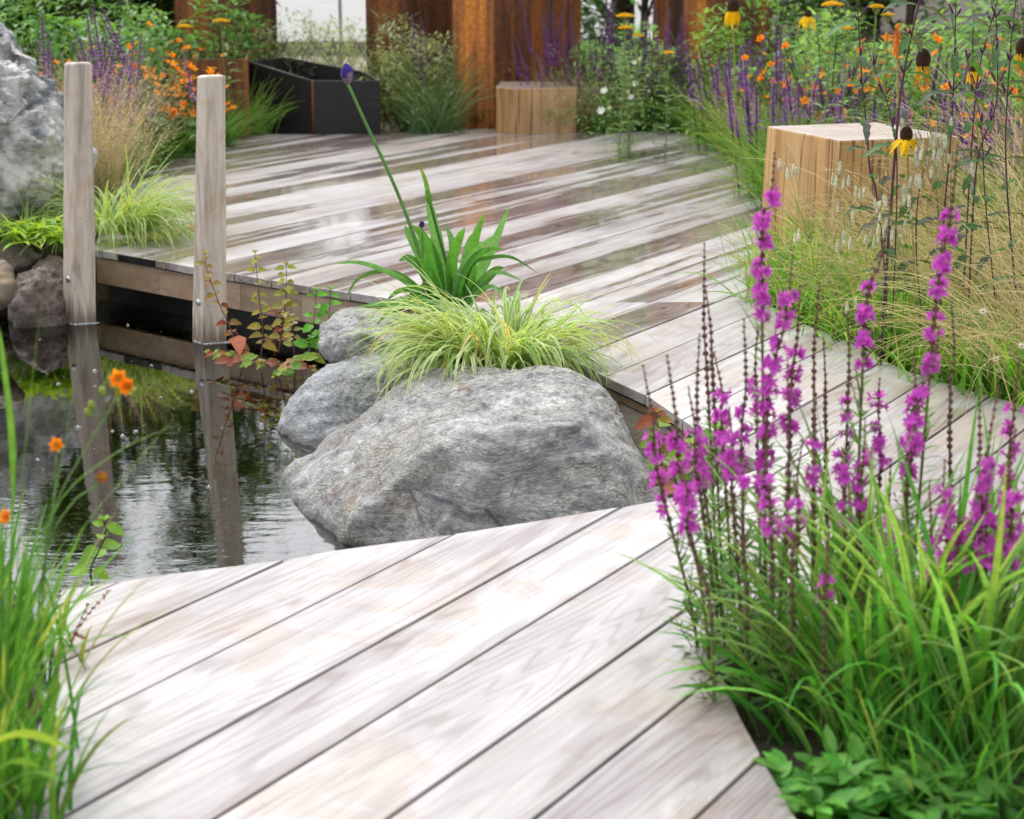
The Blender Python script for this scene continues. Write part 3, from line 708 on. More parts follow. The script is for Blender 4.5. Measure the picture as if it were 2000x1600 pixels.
# big pale rock at the left
rock('pale_rock', 'large white rock with blue grey veins at the left edge of the photo', 
     A((-260, 60, 8.6), (-120, 20, 8.8), (0, 32, 8.8), (55, 68, 8.7), (85, 120, 8.6), (115, 178, 8.5), (145, 235, 8.5), (158, 300, 8.4), (150, 350, 8.4), (110, 400, 8.3), (60, 428, 8.2), (0, 445, 8.1), (-200, 450, 8.1), (-300, 300, 8.1), (-100, 200, 8.0), (20, 230, 8.05), (60, 190, 8.2), (0, 130, 8.3), (90, 330, 8.15), (100, 260, 8.2), (-350, 450, 8.8), (100, 450, 9.2), (150, 300, 9.4), (-200, 100, 9.4)),
     M_WROCK, (-2.6, 8.6, .45), sub=7, amp=.085, freq=2.1, strat=(-.5, 0, .8), sm=1, foot=-.1, extra=False, ledge=.35, seed=9)
rock('brown_rock', 'brown angular rock at the pond edge left of the first post', A((22, 568, 7.45), (30, 540, 7.55), (55, 515, 7.65), (110, 500, 7.65), (150, 520, 7.60), (140, 583, 7.45), (110, 600, 7.35), (50, 597, 7.30), (70, 540, 7.35), (130, 520, 7.85)), M_BROCK, (-2.05, 7.5, -.12), sub=5, amp=.03, freq=5, ledge=.3, group='brown rocks at the pond edge', seed=5)
rock('brown_rock', 'ochre brown rock at the far left water edge', A((-120, 590, 7.0), (-100, 530, 7.1), (-40, 510, 7.2), (15, 515, 7.15), (38, 560, 7.0), (30, 597, 6.95), (-40, 600, 6.9), (-50, 525, 7.5)), simple('ochre_rock', (.20, .13, .06), .7, bump=1., scale=12., col2=(.09, .075, .055)), (-2.2, 7.1, -.14), sub=5, amp=.018, freq=6, group='brown rocks at the pond edge', seed=6)
rock('brown_rock', 'dark stone under the overhang of the white rock', A((-200, 520, 7.9), (-100, 485, 8.0), (0, 478, 8.0), (80, 474, 8.1), (100, 500, 7.9), (60, 520, 7.7), (-50, 530, 7.6), (-150, 540, 7.6)), M_BROCK, (-2.3, 7.8, -.12), sub=5, amp=.025, freq=5, group='brown rocks at the pond edge', foot=-.2, seed=8)

# ------------------------------------------------------------------ oak blocks, planter, fire box, steel columns
def prism(mb, base, h, taper=1., col=(1, 1, 1), segs=1, z0=0.):
    c = sum(base, Vector()) / len(base); n = len(base); vs = []; fs = []
    for j in range(segs + 1):
        t = j / segs; k = 1 + (taper - 1) * t
        for p in base:
            q = c + (p - c) * k; vs.append(Vector((q.x, q.y, z0 + h * t)))
    for j in range(segs):
        for i in range(n): fs.append((j * n + i, j * n + (i + 1) % n, (j + 1) * n + (i + 1) % n, (j + 1) * n + i))
    fs.append(tuple(range(n))[::-1]); fs.append(tuple(segs * n + i for i in range(n))); mb.add(vs, fs, col)
def block_seat(label, corners, h, z0, taper=.97, bev=.008, group='sawn oak block seats'):
    c = sum(corners, Vector()) / len(corners); c.z = z0
    mb = MB(); prism(mb, [Vector((p.x, p.y, 0)) - Vector((c.x, c.y, 0)) for p in corners], h, taper, segs=5)
    o = mb.build('oak_block', M_BLOCK, smooth=False)
    bm = bmesh.new(); bm.from_mesh(o.data)
    for v in bm.verts: v.co += Vector((noise.noise(v.co * 3 + c), noise.noise(v.co * 3 - c), 0)) * .012
    es = [e for e in bm.edges if len(e.link_faces) == 2 and e.calc_face_angle(0) > .5]
    bmesh.ops.bevel(bm, geom=es, offset=bev, segments=2, profile=.6, affect='EDGES'); bm.to_mesh(o.data); bm.free()
    o.location = c; tag(o, label, 'block seat', group); return o
_h = .56
fc = aty(1640, 275, 6.75); ztop = fc.z
lc = at(1492, 244, ztop); rc = at(1905, 288, ztop) if False else Vector((fc.x + .50, fc.y + .16, ztop)); lc = Vector((lc.x, min(lc.y, fc.y + .62), ztop)); lc = at(1492, 246, ztop)
bc = lc + (rc - fc)
block_seat('large square oak block seat with a damp pink top, in the grass at the right', [fc, rc, bc, lc], ztop + .08, -.08)
s0 = at(968, 262, -.05)
def circle_pts(c, r, n, r2=None, rot=0.):
    return [Vector((c.x + r * math.cos(2 * math.pi * i / n + rot), c.y + (r2 or r) * math.sin(2 * math.pi * i / n + rot), 0)) for i in range(n)]
a0, a1 = aty(968, 175, 12.8), aty(1128, 175, 12.8)
zt = aty(1000, 170, 12.8).z
block_seat('rough oak block seat behind the deck, in front of the brightest rusted column', [Vector((a0.x, 12.8, 0)), Vector((a0.x + .12, 12.65, 0)), Vector((a1.x, 12.75, 0)), Vector((a1.x + .02, 13.3, 0)), Vector((a0.x + .03, 13.3, 0))], zt + .08, -.08, taper=1.0)
# planter of rusted steel behind the posts
def steel_box(name, label, cat, corners, h, wall=.02, mat=M_CORT, col=(1, 1, 1), z0=-.08, parts=(), group=None, lid=None):
    root = thing(name, label, cat, (corners[0].x, corners[0].y, z0), group); off = Vector((corners[0].x, corners[0].y, 0)) 
    c = sum(corners, Vector()) / len(corners); n = len(corners)
    for i in range(n):
        a, b = corners[i], corners[(i + 1) % n]; ai, bi = a + (c - a).normalized() * wall, b + (c - b).normalized() * wall
        ha, hb = (h[i], h[(i + 1) % n]) if isinstance(h, (list, tuple)) else (h, h)
        mb = MB(); vs = [Vector((p.x, p.y, z)) - off for p, z in ((a, 0), (b, 0), (bi, 0), (ai, 0), (a, ha), (b, hb), (bi, hb), (ai, ha))]
        mb.add(vs, [(0, 1, 5, 4), (1, 2, 6, 5), (2, 3, 7, 6), (3, 0, 4, 7), (4, 5, 6, 7), (3, 2, 1, 0)], col)
        mb.build('side_panel', mat, root, smooth=False)
    return root, c
yb = 12.5
pc = [aty(322, 240, yb), aty(487, 250, yb), aty(492, 240, yb + 1.0), aty(335, 240, yb + 1.0)]
rt, cc = steel_box('steel_planter', 'orange rusted steel planter full of orange flowers behind the two posts', 'planter', pc, aty(400, 116, yb).z + .08)
pm = MB(); pm.add([Vector((p.x, p.y, 0)) - Vector((pc[0].x, pc[0].y, 0)) + Vector((0, 0, aty(400, 130, yb).z + .08)) + (cc - p) * .04 for p in pc], [(0, 1, 2, 3)], (1, 1, 1)); pm.build('soil', M_SOIL, rt)
# black fire box: open, faceted, one corner towards us
b1 = [aty(568, 250, 12.6), aty(613, 258, 12.35), aty(744, 258, 12.45), aty(720, 250, 13.4), aty(560, 250, 13.5)]
b1 = [aty(488, 250, 13.1), aty(613, 259, 12.65), aty(744, 259, 12.8), aty(716, 250, 13.65), aty(560, 250, 13.9)]
hh = [aty(488, 120, 13.1).z + .08, aty(613, 158, 12.65).z + .08, aty(744, 158, 12.8).z + .08, aty(716, 140, 13.65).z + .08, aty(545, 112, 13.9).z + .08]
rt, cc = steel_box('fire_box', 'black steel open top box at the back edge of the deck', 'fire pit', b1, hh, wall=.03, mat=M_BLACK)
mb = MB(); mb.add([Vector((p.x, p.y, .25)) - Vector((b1[0].x, b1[0].y, 0)) + (cc - p) * .05 for p in b1], [tuple(range(5))], (1, 1, 1)); mb.build('inner_floor', M_BLACK, rt)
e = MB(); q = Vector((b1[1].x - b1[0].x, b1[1].y - b1[0].y - .004, 0)); tube(e, [q, q + Vector((0, 0, hh[1]))], .008, (.8, .5, .4), 6); e.build('rusty_seam', M_CORT, rt)
# rusted columns: folded steel monoliths
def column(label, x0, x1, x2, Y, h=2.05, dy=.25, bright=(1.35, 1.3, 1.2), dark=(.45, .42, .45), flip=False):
    """front face x0..x1 at distance Y, side face x1..x2 going back by dy"""
    p0, p1 = aty(x0, 250, Y), aty(x1, 250, Y); p2 = aty(x2, 250, Y + dy); p3 = p0 + (p2 - p1)
    root = thing('rusted_column', label, 'steel column', (p0.x, p0.y, -.08), 'rusted steel columns at the back')
    P = [Vector((p.x - p0.x, p.y - p0.y, 0)) for p in (p0, p1, p2, p3)]
    for i, nm in ((0, 'front_face'), (1, 'side_face'), (2, 'side_face'), (3, 'side_face')):
        a, b = P[i], P[(i + 1) % 4]; mb = MB(); n = (b - a).normalized().cross(Vector((0, 0, 1))) * -.006
        vs = []; 
        for q in (a, b, b + n, a + n): vs.append(q)
        vs += [v + Vector((0, 0, h)) for v in vs]
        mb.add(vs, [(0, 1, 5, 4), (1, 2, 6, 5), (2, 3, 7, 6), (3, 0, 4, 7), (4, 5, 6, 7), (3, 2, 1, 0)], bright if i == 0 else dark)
        mb.build(nm, M_CORT, root, smooth=False)
    mb = MB(); mb.add([p + Vector((0, 0, h - .003)) for p in P], [(0, 1, 2, 3)], (.8, .8, .8)); mb.build('cap', M_CORT, root, smooth=False)
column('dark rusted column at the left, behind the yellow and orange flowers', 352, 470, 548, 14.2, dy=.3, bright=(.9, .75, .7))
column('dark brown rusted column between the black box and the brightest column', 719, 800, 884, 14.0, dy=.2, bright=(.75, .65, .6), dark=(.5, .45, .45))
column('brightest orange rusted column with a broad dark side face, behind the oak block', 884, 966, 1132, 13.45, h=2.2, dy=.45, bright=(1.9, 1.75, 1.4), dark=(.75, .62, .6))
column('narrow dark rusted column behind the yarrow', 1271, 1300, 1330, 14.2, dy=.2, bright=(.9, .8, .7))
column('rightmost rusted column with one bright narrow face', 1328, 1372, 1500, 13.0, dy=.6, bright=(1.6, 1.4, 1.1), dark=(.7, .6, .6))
# pale glasshouse wall seen through the gap
def glasshouse():
    root = thing('glasshouse', 'white glasshouse wall glimpsed far behind through the gap between rusted columns', 'glasshouse', (-6.5, 26, -.08))
    mb = MB(); prism(mb, [Vector((0, 0, 0)), Vector((10, 0, 0)), Vector((10, .012, 0)), Vector((0, .012, 0))], 2.65, col=(1., 1., 1.)); mb.build('wall', M_WHITE, root, smooth=False)
    mb = MB(); prism(mb, [Vector((-.1, -.04, 0)), Vector((10.1, -.04, 0)), Vector((10.1, .06, 0)), Vector((-.1, .06, 0))], .07, z0=2.653); mb.build('roof_rail', M_BOLT, root, smooth=False)
    for i in range(11):
        mb = MB(); x = i * 1.0; prism(mb, [Vector((x - .02, -.05, 0)), Vector((x + .02, -.05, 0)), Vector((x + .02, -.002, 0)), Vector((x - .02, -.002, 0))], 2.65); mb.build('glazing_bar', M_BOLT, root, smooth=False)
glasshouse()

# ================================================================== PLANTS
def catm(P, n=6):
    out = []; P = [P[0] * 2 - P[1]] + P + [P[-1] * 2 - P[-2]]
    for i in range(1, len(P) - 2):
        for k in range(n):
            t = k / n; a, b, c, d = P[i - 1], P[i], P[i + 1], P[i + 2]
            out.append(.5 * ((2 * b) + (c - a) * t + (2 * a - 5 * b + 4 * c - d) * t * t + (3 * b - a - 3 * c + d) * t ** 3))
    out.append(P[-2]); return out
def path(px, Y0, Y1=None, n=5):
    m = len(px); Y1 = Y0 if Y1 is None else Y1
    return catm([aty(x, y, Y0 + (Y1 - Y0) * i / (m - 1)) for i, (x, y) in enumerate(px)], n)
ORD = 'first second third fourth fifth sixth seventh eighth ninth tenth eleventh twelfth thirteenth fourteenth fifteenth sixteenth seventeenth eighteenth nineteenth twentieth'.split()
def ordinal(i):
    if i < 20: return ORD[i]
    tens = ['twenty', 'thirty', 'forty', 'fifty', 'sixty'][(i + 1) // 10 - 2]; u = (i + 1) % 10
    return tens + '-' + ORD[u - 1] if u else tens[:-1] + 'ieth'
LAB = []
def later(o, desc, region, group, key=None): o['group'] = group; LAB.append((group, o, desc, region, key)); return o
def flush_labels():
    by = {}
    for g, o, d, rg, k in LAB: by.setdefault((g, d, rg), []).append((proj(o.location)[0] if k is None else k, o))
    for (g, d, rg), L in by.items():
        L.sort(key=lambda t: t[0])
        if len(L) == 1: L[0][1]['label'] = f'{d} {rg}'; continue
        for i, (_, o) in enumerate(L):
            if i == 0: w = 'leftmost'
            elif i == len(L) - 1: w = 'rightmost'
            else: w = ordinal(i)
            o['label'] = f'{d} {rg}, {w}' + (' from the left' if 0 < i < len(L) - 1 else '')

# ---------------- hero: variegated sedge clumps
LIME, CREAM, MIDG = (.30, .47, .07), (.70, .74, .36), (.16, .30, .05)
def sedge(label, base, n, L, w, bias, radius, seed, c_in=LIME, c_out=CREAM, name='variegated_sedge', group='lime striped sedge clumps', z_up=0.):
    r = random.Random(seed); mb = MB()
    for i in range(n):
        a = r.uniform(0, 2 * math.pi)
        if r.random() < bias[1]: a = bias[0] + r.gauss(0, .75)
        rr = radius * math.sqrt(r.random()); b = Vector((rr * math.cos(a + r.uniform(-1, 1)), rr * math.sin(a + r.uniform(-1, 1)) * .8, 0))
        l = L * r.uniform(.55, 1.12); e0 = r.triangular(10, 86, 50); dr = r.uniform(80, 165)
        if r.random() < .12: dr = r.uniform(30, 70)
        pts = curve(b, a, e0, l, dr, 9, r, 35)
        ci = jit(mixc(c_in, MIDG, max(0, r.uniform(-.5, .9))), .2, r); ce = jit(mixc(c_out, c_in, r.uniform(0, .7)), .12, r)
        if r.random() < .04: ci = ce = jit((.5, .42, .2), .2, r)
        strap(mb, pts, w * r.uniform(.6, 1.15), ci, None, ce, fold=.35, tip=1.6, base=.7, twist=r.uniform(-.5, .5))
    root = thing(name, label, 'sedge', base, group)
    mb.build('leaves', M_LEAF, root); return root
sedge('lime and cream striped sedge mound arching over the largest grey boulder', aty(970, 706, 5.55), 700, .43, .0130, (R(188), .36), .17, 21, c_in=(.20, .40, .05), c_out=(.88, .90, .62))
sedge('lime striped sedge clump spilling onto the deck beside the left post', aty(225, 452, 8.15), 420, .52, .010, (R(-20), .4), .17, 22, c_in=(.26, .45, .10), c_out=(.62, .70, .38))

# ---------------- agapanthus
def agapanthus():
    Y = 5.95; b = aty(868, 598, Y); root = thing('blue_lily_plant', 'strap leaved plant with a blue bud on a tall leaning stem at the deck edge', 'flowering plant', b)
    G1, G2, G3 = (.075, .26, .035), (.14, .34, .12), (.05, .16, .03)
    Ls = [([(862, 600), (856, 560), (846, 507), (825, 462), (805, 439)], 30, G1, 0), ([(848, 590), (832, 525), (804, 465), (790, 441)], 26, G2, .04), ([(878, 600), (874, 560), (856, 490), (841, 413), (830, 374)], 27, G2, .03),
          ([(882, 600), (881, 518), (895, 469), (909, 444)], 24, G1, -.05), ([(905, 600), (916, 553), (926, 472), (948, 413)], 25, G1, 0), ([(912, 600), (930, 546), (961, 483), (996, 400)], 25, G2, .05),
          ([(885, 600), (895, 542), (930, 490), (981, 450)], 16, G2, -.1), ([(890, 600), (909, 525), (947, 490), (985, 486)], 15, G1, -.12), ([(850, 600), (804, 560), (765, 535), (702, 513), (648, 516)], 12, G2, -.1),
          ([(850, 600), (800, 548), (747, 530), (698, 546), (671, 593)], 9, G3, -.08), ([(860, 602), (817, 584), (775, 595), (732, 638)], 14, G2, -.25), ([(860, 604), (817, 598), (757, 593), (695, 600)], 16, G2, -.2),
          ([(900, 600), (920, 520), (960, 503), (1002, 504), (1051, 534)], 9, G3, -.05), ([(905, 600), (943, 546), (974, 532), (1020, 548)], 12, G2, -.12), ([(900, 600), (935, 560), (965, 530), (985, 522)], 22, G3, -.05),
          ([(850, 600), (830, 540), (800, 505), (778, 510)], 20, G3, 0), ([(855, 600), (848, 560), (830, 520), (814, 505)], 24, G1, -.08), ([(845, 602), (815, 568), (790, 545), (770, 528)], 20, G3, .03),
          ([(875, 600), (872, 540), (862, 480), (858, 440)], 14, G1, .1), ([(890, 600), (885, 520), (882, 470), (870, 440)], 18, G2, .1), ([(895, 600), (905, 520), (918, 470), (940, 445)], 16, G2, .12),
          ([(868, 604), (860, 570), (828, 560), (800, 580), (790, 610)], 13, G3, -.15), ([(895, 604), (930, 575), (960, 560), (990, 580)], 12, G2, -.15), ([(840, 604), (812, 570), (780, 568), (752, 590)], 14, G1, -.1),
          ([(760, 600), (745, 625), (737, 655)], 14, G2, -.35)]
    Ls = Ls[:-1]
    for px, w, c, dy in Ls:
        mb = MB(); p = path(px, Y, Y + dy * 1.2, 5)
        strap(mb, [q - b for q in p], w / F * Y * .95, jit(c, .12), mixc(c, (.2, .42, .1), .3), None, fold=.3, tip=2.0, base=.75, up=Vector((.25, -1, .35))); mb.build('leaf', M_LEAF, root)
    def stem(px, r0, r1, c=(.13, .30, .07)):
        mb = MB(); p = path(px, Y, Y - .02, 6); tube(mb, [q - b for q in p], [r0 + (r1 - r0) * i / (len(p) - 1) for i in range(len(p))], c, 7); return mb.build('stem', M_STEM, root), p[-1] - b, (p[-1] - p[-2]).normalized()
    s1, t1, d1 = stem([(862, 600), (840, 560), (825, 518), (800, 437), (765, 350), (713, 238), (680, 165)], .0075, .0052)
    def bud(par, t, d, L, w, c0, c1, n=10, name='bud'):
        mb = MB(); a = d.orthogonal().normalized(); b2 = d.cross(a); vs = []; cs = []; fs = []
        for j in range(9):
            u = j / 8; rr = w * math.sin(math.pi * min(1, u * .93 + .05)) ** .75
            for k in range(n):
                g = 2 * math.pi * k / n; q = rr * (1 + .22 * math.cos(3 * g + u * 2)); vs.append(t + d * (L * u) + (a * math.cos(g) + b2 * math.sin(g)) * q)
                f = 0 if (math.cos(2 * g) > .2 or u > .6) else 1
                cs.append(c0 if f == 0 and u > .25 else c1)
        for j in range(8):
            for k in range(n): fs.append((j * n + k, j * n + (k + 1) % n, (j + 1) * n + (k + 1) % n, (j + 1) * n + k))
        mb.add(vs, fs, cs); return mb.build(name, M_PETAL, par)
    o = bud(s1, t1, Vector((-.1, 0, 1)).normalized(), .07, .021, (.07, .05, .30), (.36, .26, .28)); o['label'] = 'violet blue bud breaking out of its papery sheath'
    s2, t2, d2 = stem([(884, 600), (883, 556), (860, 472), (841, 400)], .0065, .0045, (.05, .17, .03))
    bud(s2, t2, d2, .05, .0115, (.22, .40, .08), (.22, .40, .08), 8)
    mb = MB(); strap(mb, [q - b for q in path([(838, 385), (830, 350), (816, 316)], Y - .02)], .017, (.10, .28, .05), (.20, .25, .05), fold=.5, tip=1.2, base=.9, up=Vector((0, -1, .2))); mb.build('bud_sheath', M_LEAF, s2)
    s3, t3, d3 = stem([(828, 600), (826, 520), (824, 445)], .004, .0035)
    bud(s3, t3, d3, .024, .010, (.06, .05, .16), (.10, .10, .14), 8)
agapanthus()

# ---------------- water plants with leaf pairs
def mint(label, px, Y, leafc, L, seed, pairs=7, stemc=(.22, .10, .08), name='water_mint', group='water mint stems in the pond', wide=.72, start=.12, Y1=None):
    r = random.Random(seed); p = path(px, Y, Y1 or Y - .03, 6); b = p[0].copy(); p = [q - b for q in p]
    root = thing(name, label, 'water plant', b, group)
    mb = MB(); tube(mb, p, [.0028 - .0013 * i / len(p) for i in range(len(p))], stemc, 5); mb.build('stem', M_STEM, root)
    mb = MB(); m = len(p)
    pairs = int(pairs * 1.25)
    for k in range(pairs):
        t = start + (1 - start) * (k + .5) / pairs; i = min(m - 2, int(t * (m - 1))); q = p[i].lerp(p[i + 1], t * (m - 1) - i); g = r.uniform(-.5, .5) + (k % 2) * 1.3
        for s in (0, 1):
            a = g + s * math.pi + r.uniform(-.4, .4); d = Vector((math.cos(a), math.sin(a) * .8, r.uniform(-.25, .5)))
            l = L * 1.3 * r.uniform(.7, 1.2) * (1.05 - .4 * t); c = jit(leafc(t, r), .18, r)
            leaf(mb, q + d.normalized() * .004, d, (0, -.6, .8), l, l * wide, c, droop=r.uniform(.1, .6), n=5, col2=jit(c, .1, r))
    for s in range(5):
        a = s * 1.26; leaf(mb, p[-1], (math.cos(a), math.sin(a), .9), (0, 0, 1), L * .5, L * .34, jit(leafc(1, r), .1, r), .2)
    mb.build('leaves', M_LEAF, root); return root
RED, YG, BG = (.24, .075, .035), (.28, .33, .05), (.13, .36, .04)
mint('water mint stem with red brown leaves leaning left across the second post', [(474, 712), (462, 672), (446, 632), (430, 598), (416, 560), (403, 524), (400, 496)], 6.62, lambda t, r: mixc(RED, (.30, .28, .06), t if r.random() < .8 else 0), .042, 31, 8)
mint('tall straight water mint stem with yellow green leaves, right of the second post', [(510, 702), (513, 640), (506, 580), (498, 494)], 6.6, lambda t, r: mixc((.34, .26, .06), YG, t), .040, 32, 8)
mint('bushy water mint stem with yellow and rusty leaves', [(544, 690), (554, 624), (559, 568), (559, 518)], 6.6, lambda t, r: (RED if r.random() < .2 else mixc((.40, .34, .10), YG, t)), .042, 33, 9)
mint('short thin red stemmed water mint between two yellow green ones', [(537, 694), (538, 640), (541, 600)], 6.66, lambda t, r: RED, .032, 34, 3, stemc=(.30, .09, .10))
mint('short mint stem with pale leaves close to the deck fascia', [(575, 694), (572, 650), (570, 618)], 6.68, lambda t, r: (.34, .34, .12), .036, 35, 4, stemc=(.30, .09, .10))
mint('bright green mint stem beside the smallest grey rock', [(604, 700), (606, 660), (614, 620), (617, 568)], 6.5, lambda t, r: BG, .044, 36, 6, stemc=(.20, .16, .06))
mint('second bright green mint stem rising behind the smallest grey rock', [(620, 690), (640, 640), (646, 566)], 6.52, lambda t, r: BG, .042, 37, 6, stemc=(.20, .16, .06))
mint('low red stemmed mint trailing over the water between the post and rocks', [(430, 700), (480, 706), (540, 712), (610, 720)], 6.45, lambda t, r: [RED, (.42, .30, .14), (.20, .33, .05)][r.randrange(3)], .042, 38, 11, Y1=6.15)
mint('mint runner with crumpled leaves floating in front of the smallest grey rock', [(625, 690), (590, 705), (560, 722), (540, 735)], 6.3, lambda t, r: [(.10, .22, .03), (.42, .30, .14), (.26, .36, .05)][r.randrange(3)], .042, 39, 10, Y1=6.1)
mint('fallen mint stems tangled at the foot of the second post', [(400, 688), (440, 690), (500, 698)], 6.6, lambda t, r: [(.24, .28, .05), RED][r.randrange(2)], .03, 41, 8, Y1=6.5)
def heart():
    b = aty(466, 660, 6.5); root = thing('pink_leaf', 'large pink heart shaped leaf hanging above the water beside the second post', 'leaf', b)
    mb = MB(); leaf(mb, Vector((0, 0, .01)), (.05, -.25, -1), (0, -1, .1), .078, .062, (.55, .22, .17), .1, 7, wp=.1); mb.build('leaf_blade', M_LEAF, root)
    mb = MB(); tube(mb, [Vector((0, 0, .01)), Vector((-.02, .02, .025)), Vector((-.035, .05, .01))], .0018, (.3, .1, .1), 4); mb.build('leaf_stalk', M_STEM, root)
heart()
mint('single water mint stem with a wavy brown stalk at the near pond edge', [(180, 1150), (178, 1110), (192, 1078), (206, 1045), (204, 1018)], 3.85, lambda t, r: (.20, .36, .05), .042, 40, 4, stemc=(.10, .05, .05))
# greens in the pocket right of the largest boulder
mint('leafy plant with bronze and green leaves right of the largest boulder', [(1300, 960), (1290, 890), (1285, 830), (1280, 808)], 4.75, lambda t, r: [(.26, .20, .05), (.20, .36, .05), RED][r.randrange(3)], .06, 42, 5, name='pocket_plant', group='leafy plants in the gap between the boards')
mint('bright green leafy plant behind the first purple spikes', [(1400, 965), (1395, 900), (1400, 860), (1395, 838)], 4.75, lambda t, r: (.20, .42, .05), .07, 43, 5, name='pocket_plant', group='leafy plants in the gap between the boards')
mint('yellow green leafy plant tucked beside the raised board edge', [(1350, 975), (1345, 915), (1350, 870)], 4.7, lambda t, r: (.26, .42, .05), .065, 44, 5, name='pocket_plant', group='leafy plants in the gap between the boards')
mint('small plant with pink leaves beside the near boards', [(1320, 985), (1322, 950), (1312, 915)], 4.6, lambda t, r: [(.45, .20, .15), (.2, .36, .06)][r.randrange(2)], .075, 45, 3, name='pocket_plant', group='leafy plants in the gap between the boards')
mint('green plant deepest in the gap between the boards', [(1450, 960), (1445, 910), (1440, 880)], 4.8, lambda t, r: (.14, .34, .05), .06, 46, 5, name='pocket_plant', group='leafy plants in the gap between the boards')

# ---------------- purple loosestrife in the foreground
MAG, MAG2, BUDC, STC = (.55, .06, .49), (.70, .16, .63), (.15, .05, .07), (.20, .10, .07)
LS = [  # top x, top y, lean x at the flowers, first flower y, last flower y, base x, Y, fullness
 (1513, 300, 1488, 372, 620, 1500, 3.35, 1.0), (1548, 500, 1500, 560, 1000, 1490, 3.3, 1.2), (1376, 478, 1385, 2000, 0, 1410, 3.5, .0), (1378, 560, 1392, 700, 760, 1420, 3.45, .4),
 (1303, 696, 1330, 850, 1030, 1390, 3.1, 1.), (1256, 715, 1285, 850, 1000, 1370, 3.2, .9), (1366, 655, 1372, 870, 990, 1420, 3.2, .8), (1395, 690, 1410, 760, 900, 1440, 3.3, .7),
 (1453, 625, 1448, 810, 950, 1460, 3.25, .7), (1745, 395, 1690, 540, 720, 1660, 3.3, 1.), (1870, 285, 1830, 425, 730, 1760, 3.25, 1.1), (1835, 640, 1790, 740, 870, 1740, 3.15, 1.3),
 (1608, 660, 1612, 2000, 0, 1620, 3.4, .0), (1655, 610, 1655, 780, 860, 1640, 3.35, .6), (1590, 785, 1590, 870, 960, 1590, 3.15, .8), (1500, 840, 1505, 930, 1060, 1510, 3.0, .9),
 (1562, 560, 1545, 690, 850, 1530, 3.3, 1.0), (1950, 755, 1915, 900, 1060, 1900, 3.0, 1.1), (1984, 840, 1975, 940, 1110, 1960, 2.95, 1.), (1912, 755, 1905, 1000, 1040, 1890, 3.1, .7),
 (1858, 590, 1855, 2000, 0, 1860, 3.4, .0), (1455, 900, 1450, 930, 960, 1460, 3.0, .6), (1718, 740, 1720, 760, 900, 1700, 3.3, .9), (1645, 880, 1650, 900, 1020, 1650, 3.1, .7),
 (1600, 560, 1590, 2000, 0, 1585, 3.4, .0), (1330, 900, 1345, 960, 1040, 1400, 2.95, 1.0), (1740, 900, 1735, 1000, 1080, 1720, 3.1, .5), (1815, 940, 1820, 1060, 1180, 1800, 2.95, .6),
 (1620, 1000, 1615, 1100, 1170, 1610, 2.9, .5), (1480, 640, 1478, 720, 860, 1490, 3.4, .9), (1538, 700, 1535, 1000, 1060, 1520, 3.05, .8), (1568, 860, 1560, 2000, 0, 1550, 3.1, 0.), (1700, 1000, 1690, 2000, 0, 1680, 3.0, 0.), (1870, 1010, 1865, 1030, 1120, 1850, 2.95, .8)]
LS += [(1785, 700, 1775, 780, 930, 1760, 3.2, 1.), (1690, 820, 1680, 880, 1010, 1680, 3.1, .9), (1930, 930, 1925, 990, 1120, 1915, 2.95, 1.), (1550, 930, 1548, 985, 1060, 1545, 2.95, .8), (1425, 800, 1430, 860, 960, 1450, 3.15, .9), (1990, 700, 1970, 800, 1000, 1950, 3.1, .9), (1845, 900, 1850, 960, 1100, 1840, 3.0, .9), (1345, 760, 1360, 830, 960, 1410, 3.2, .8)]
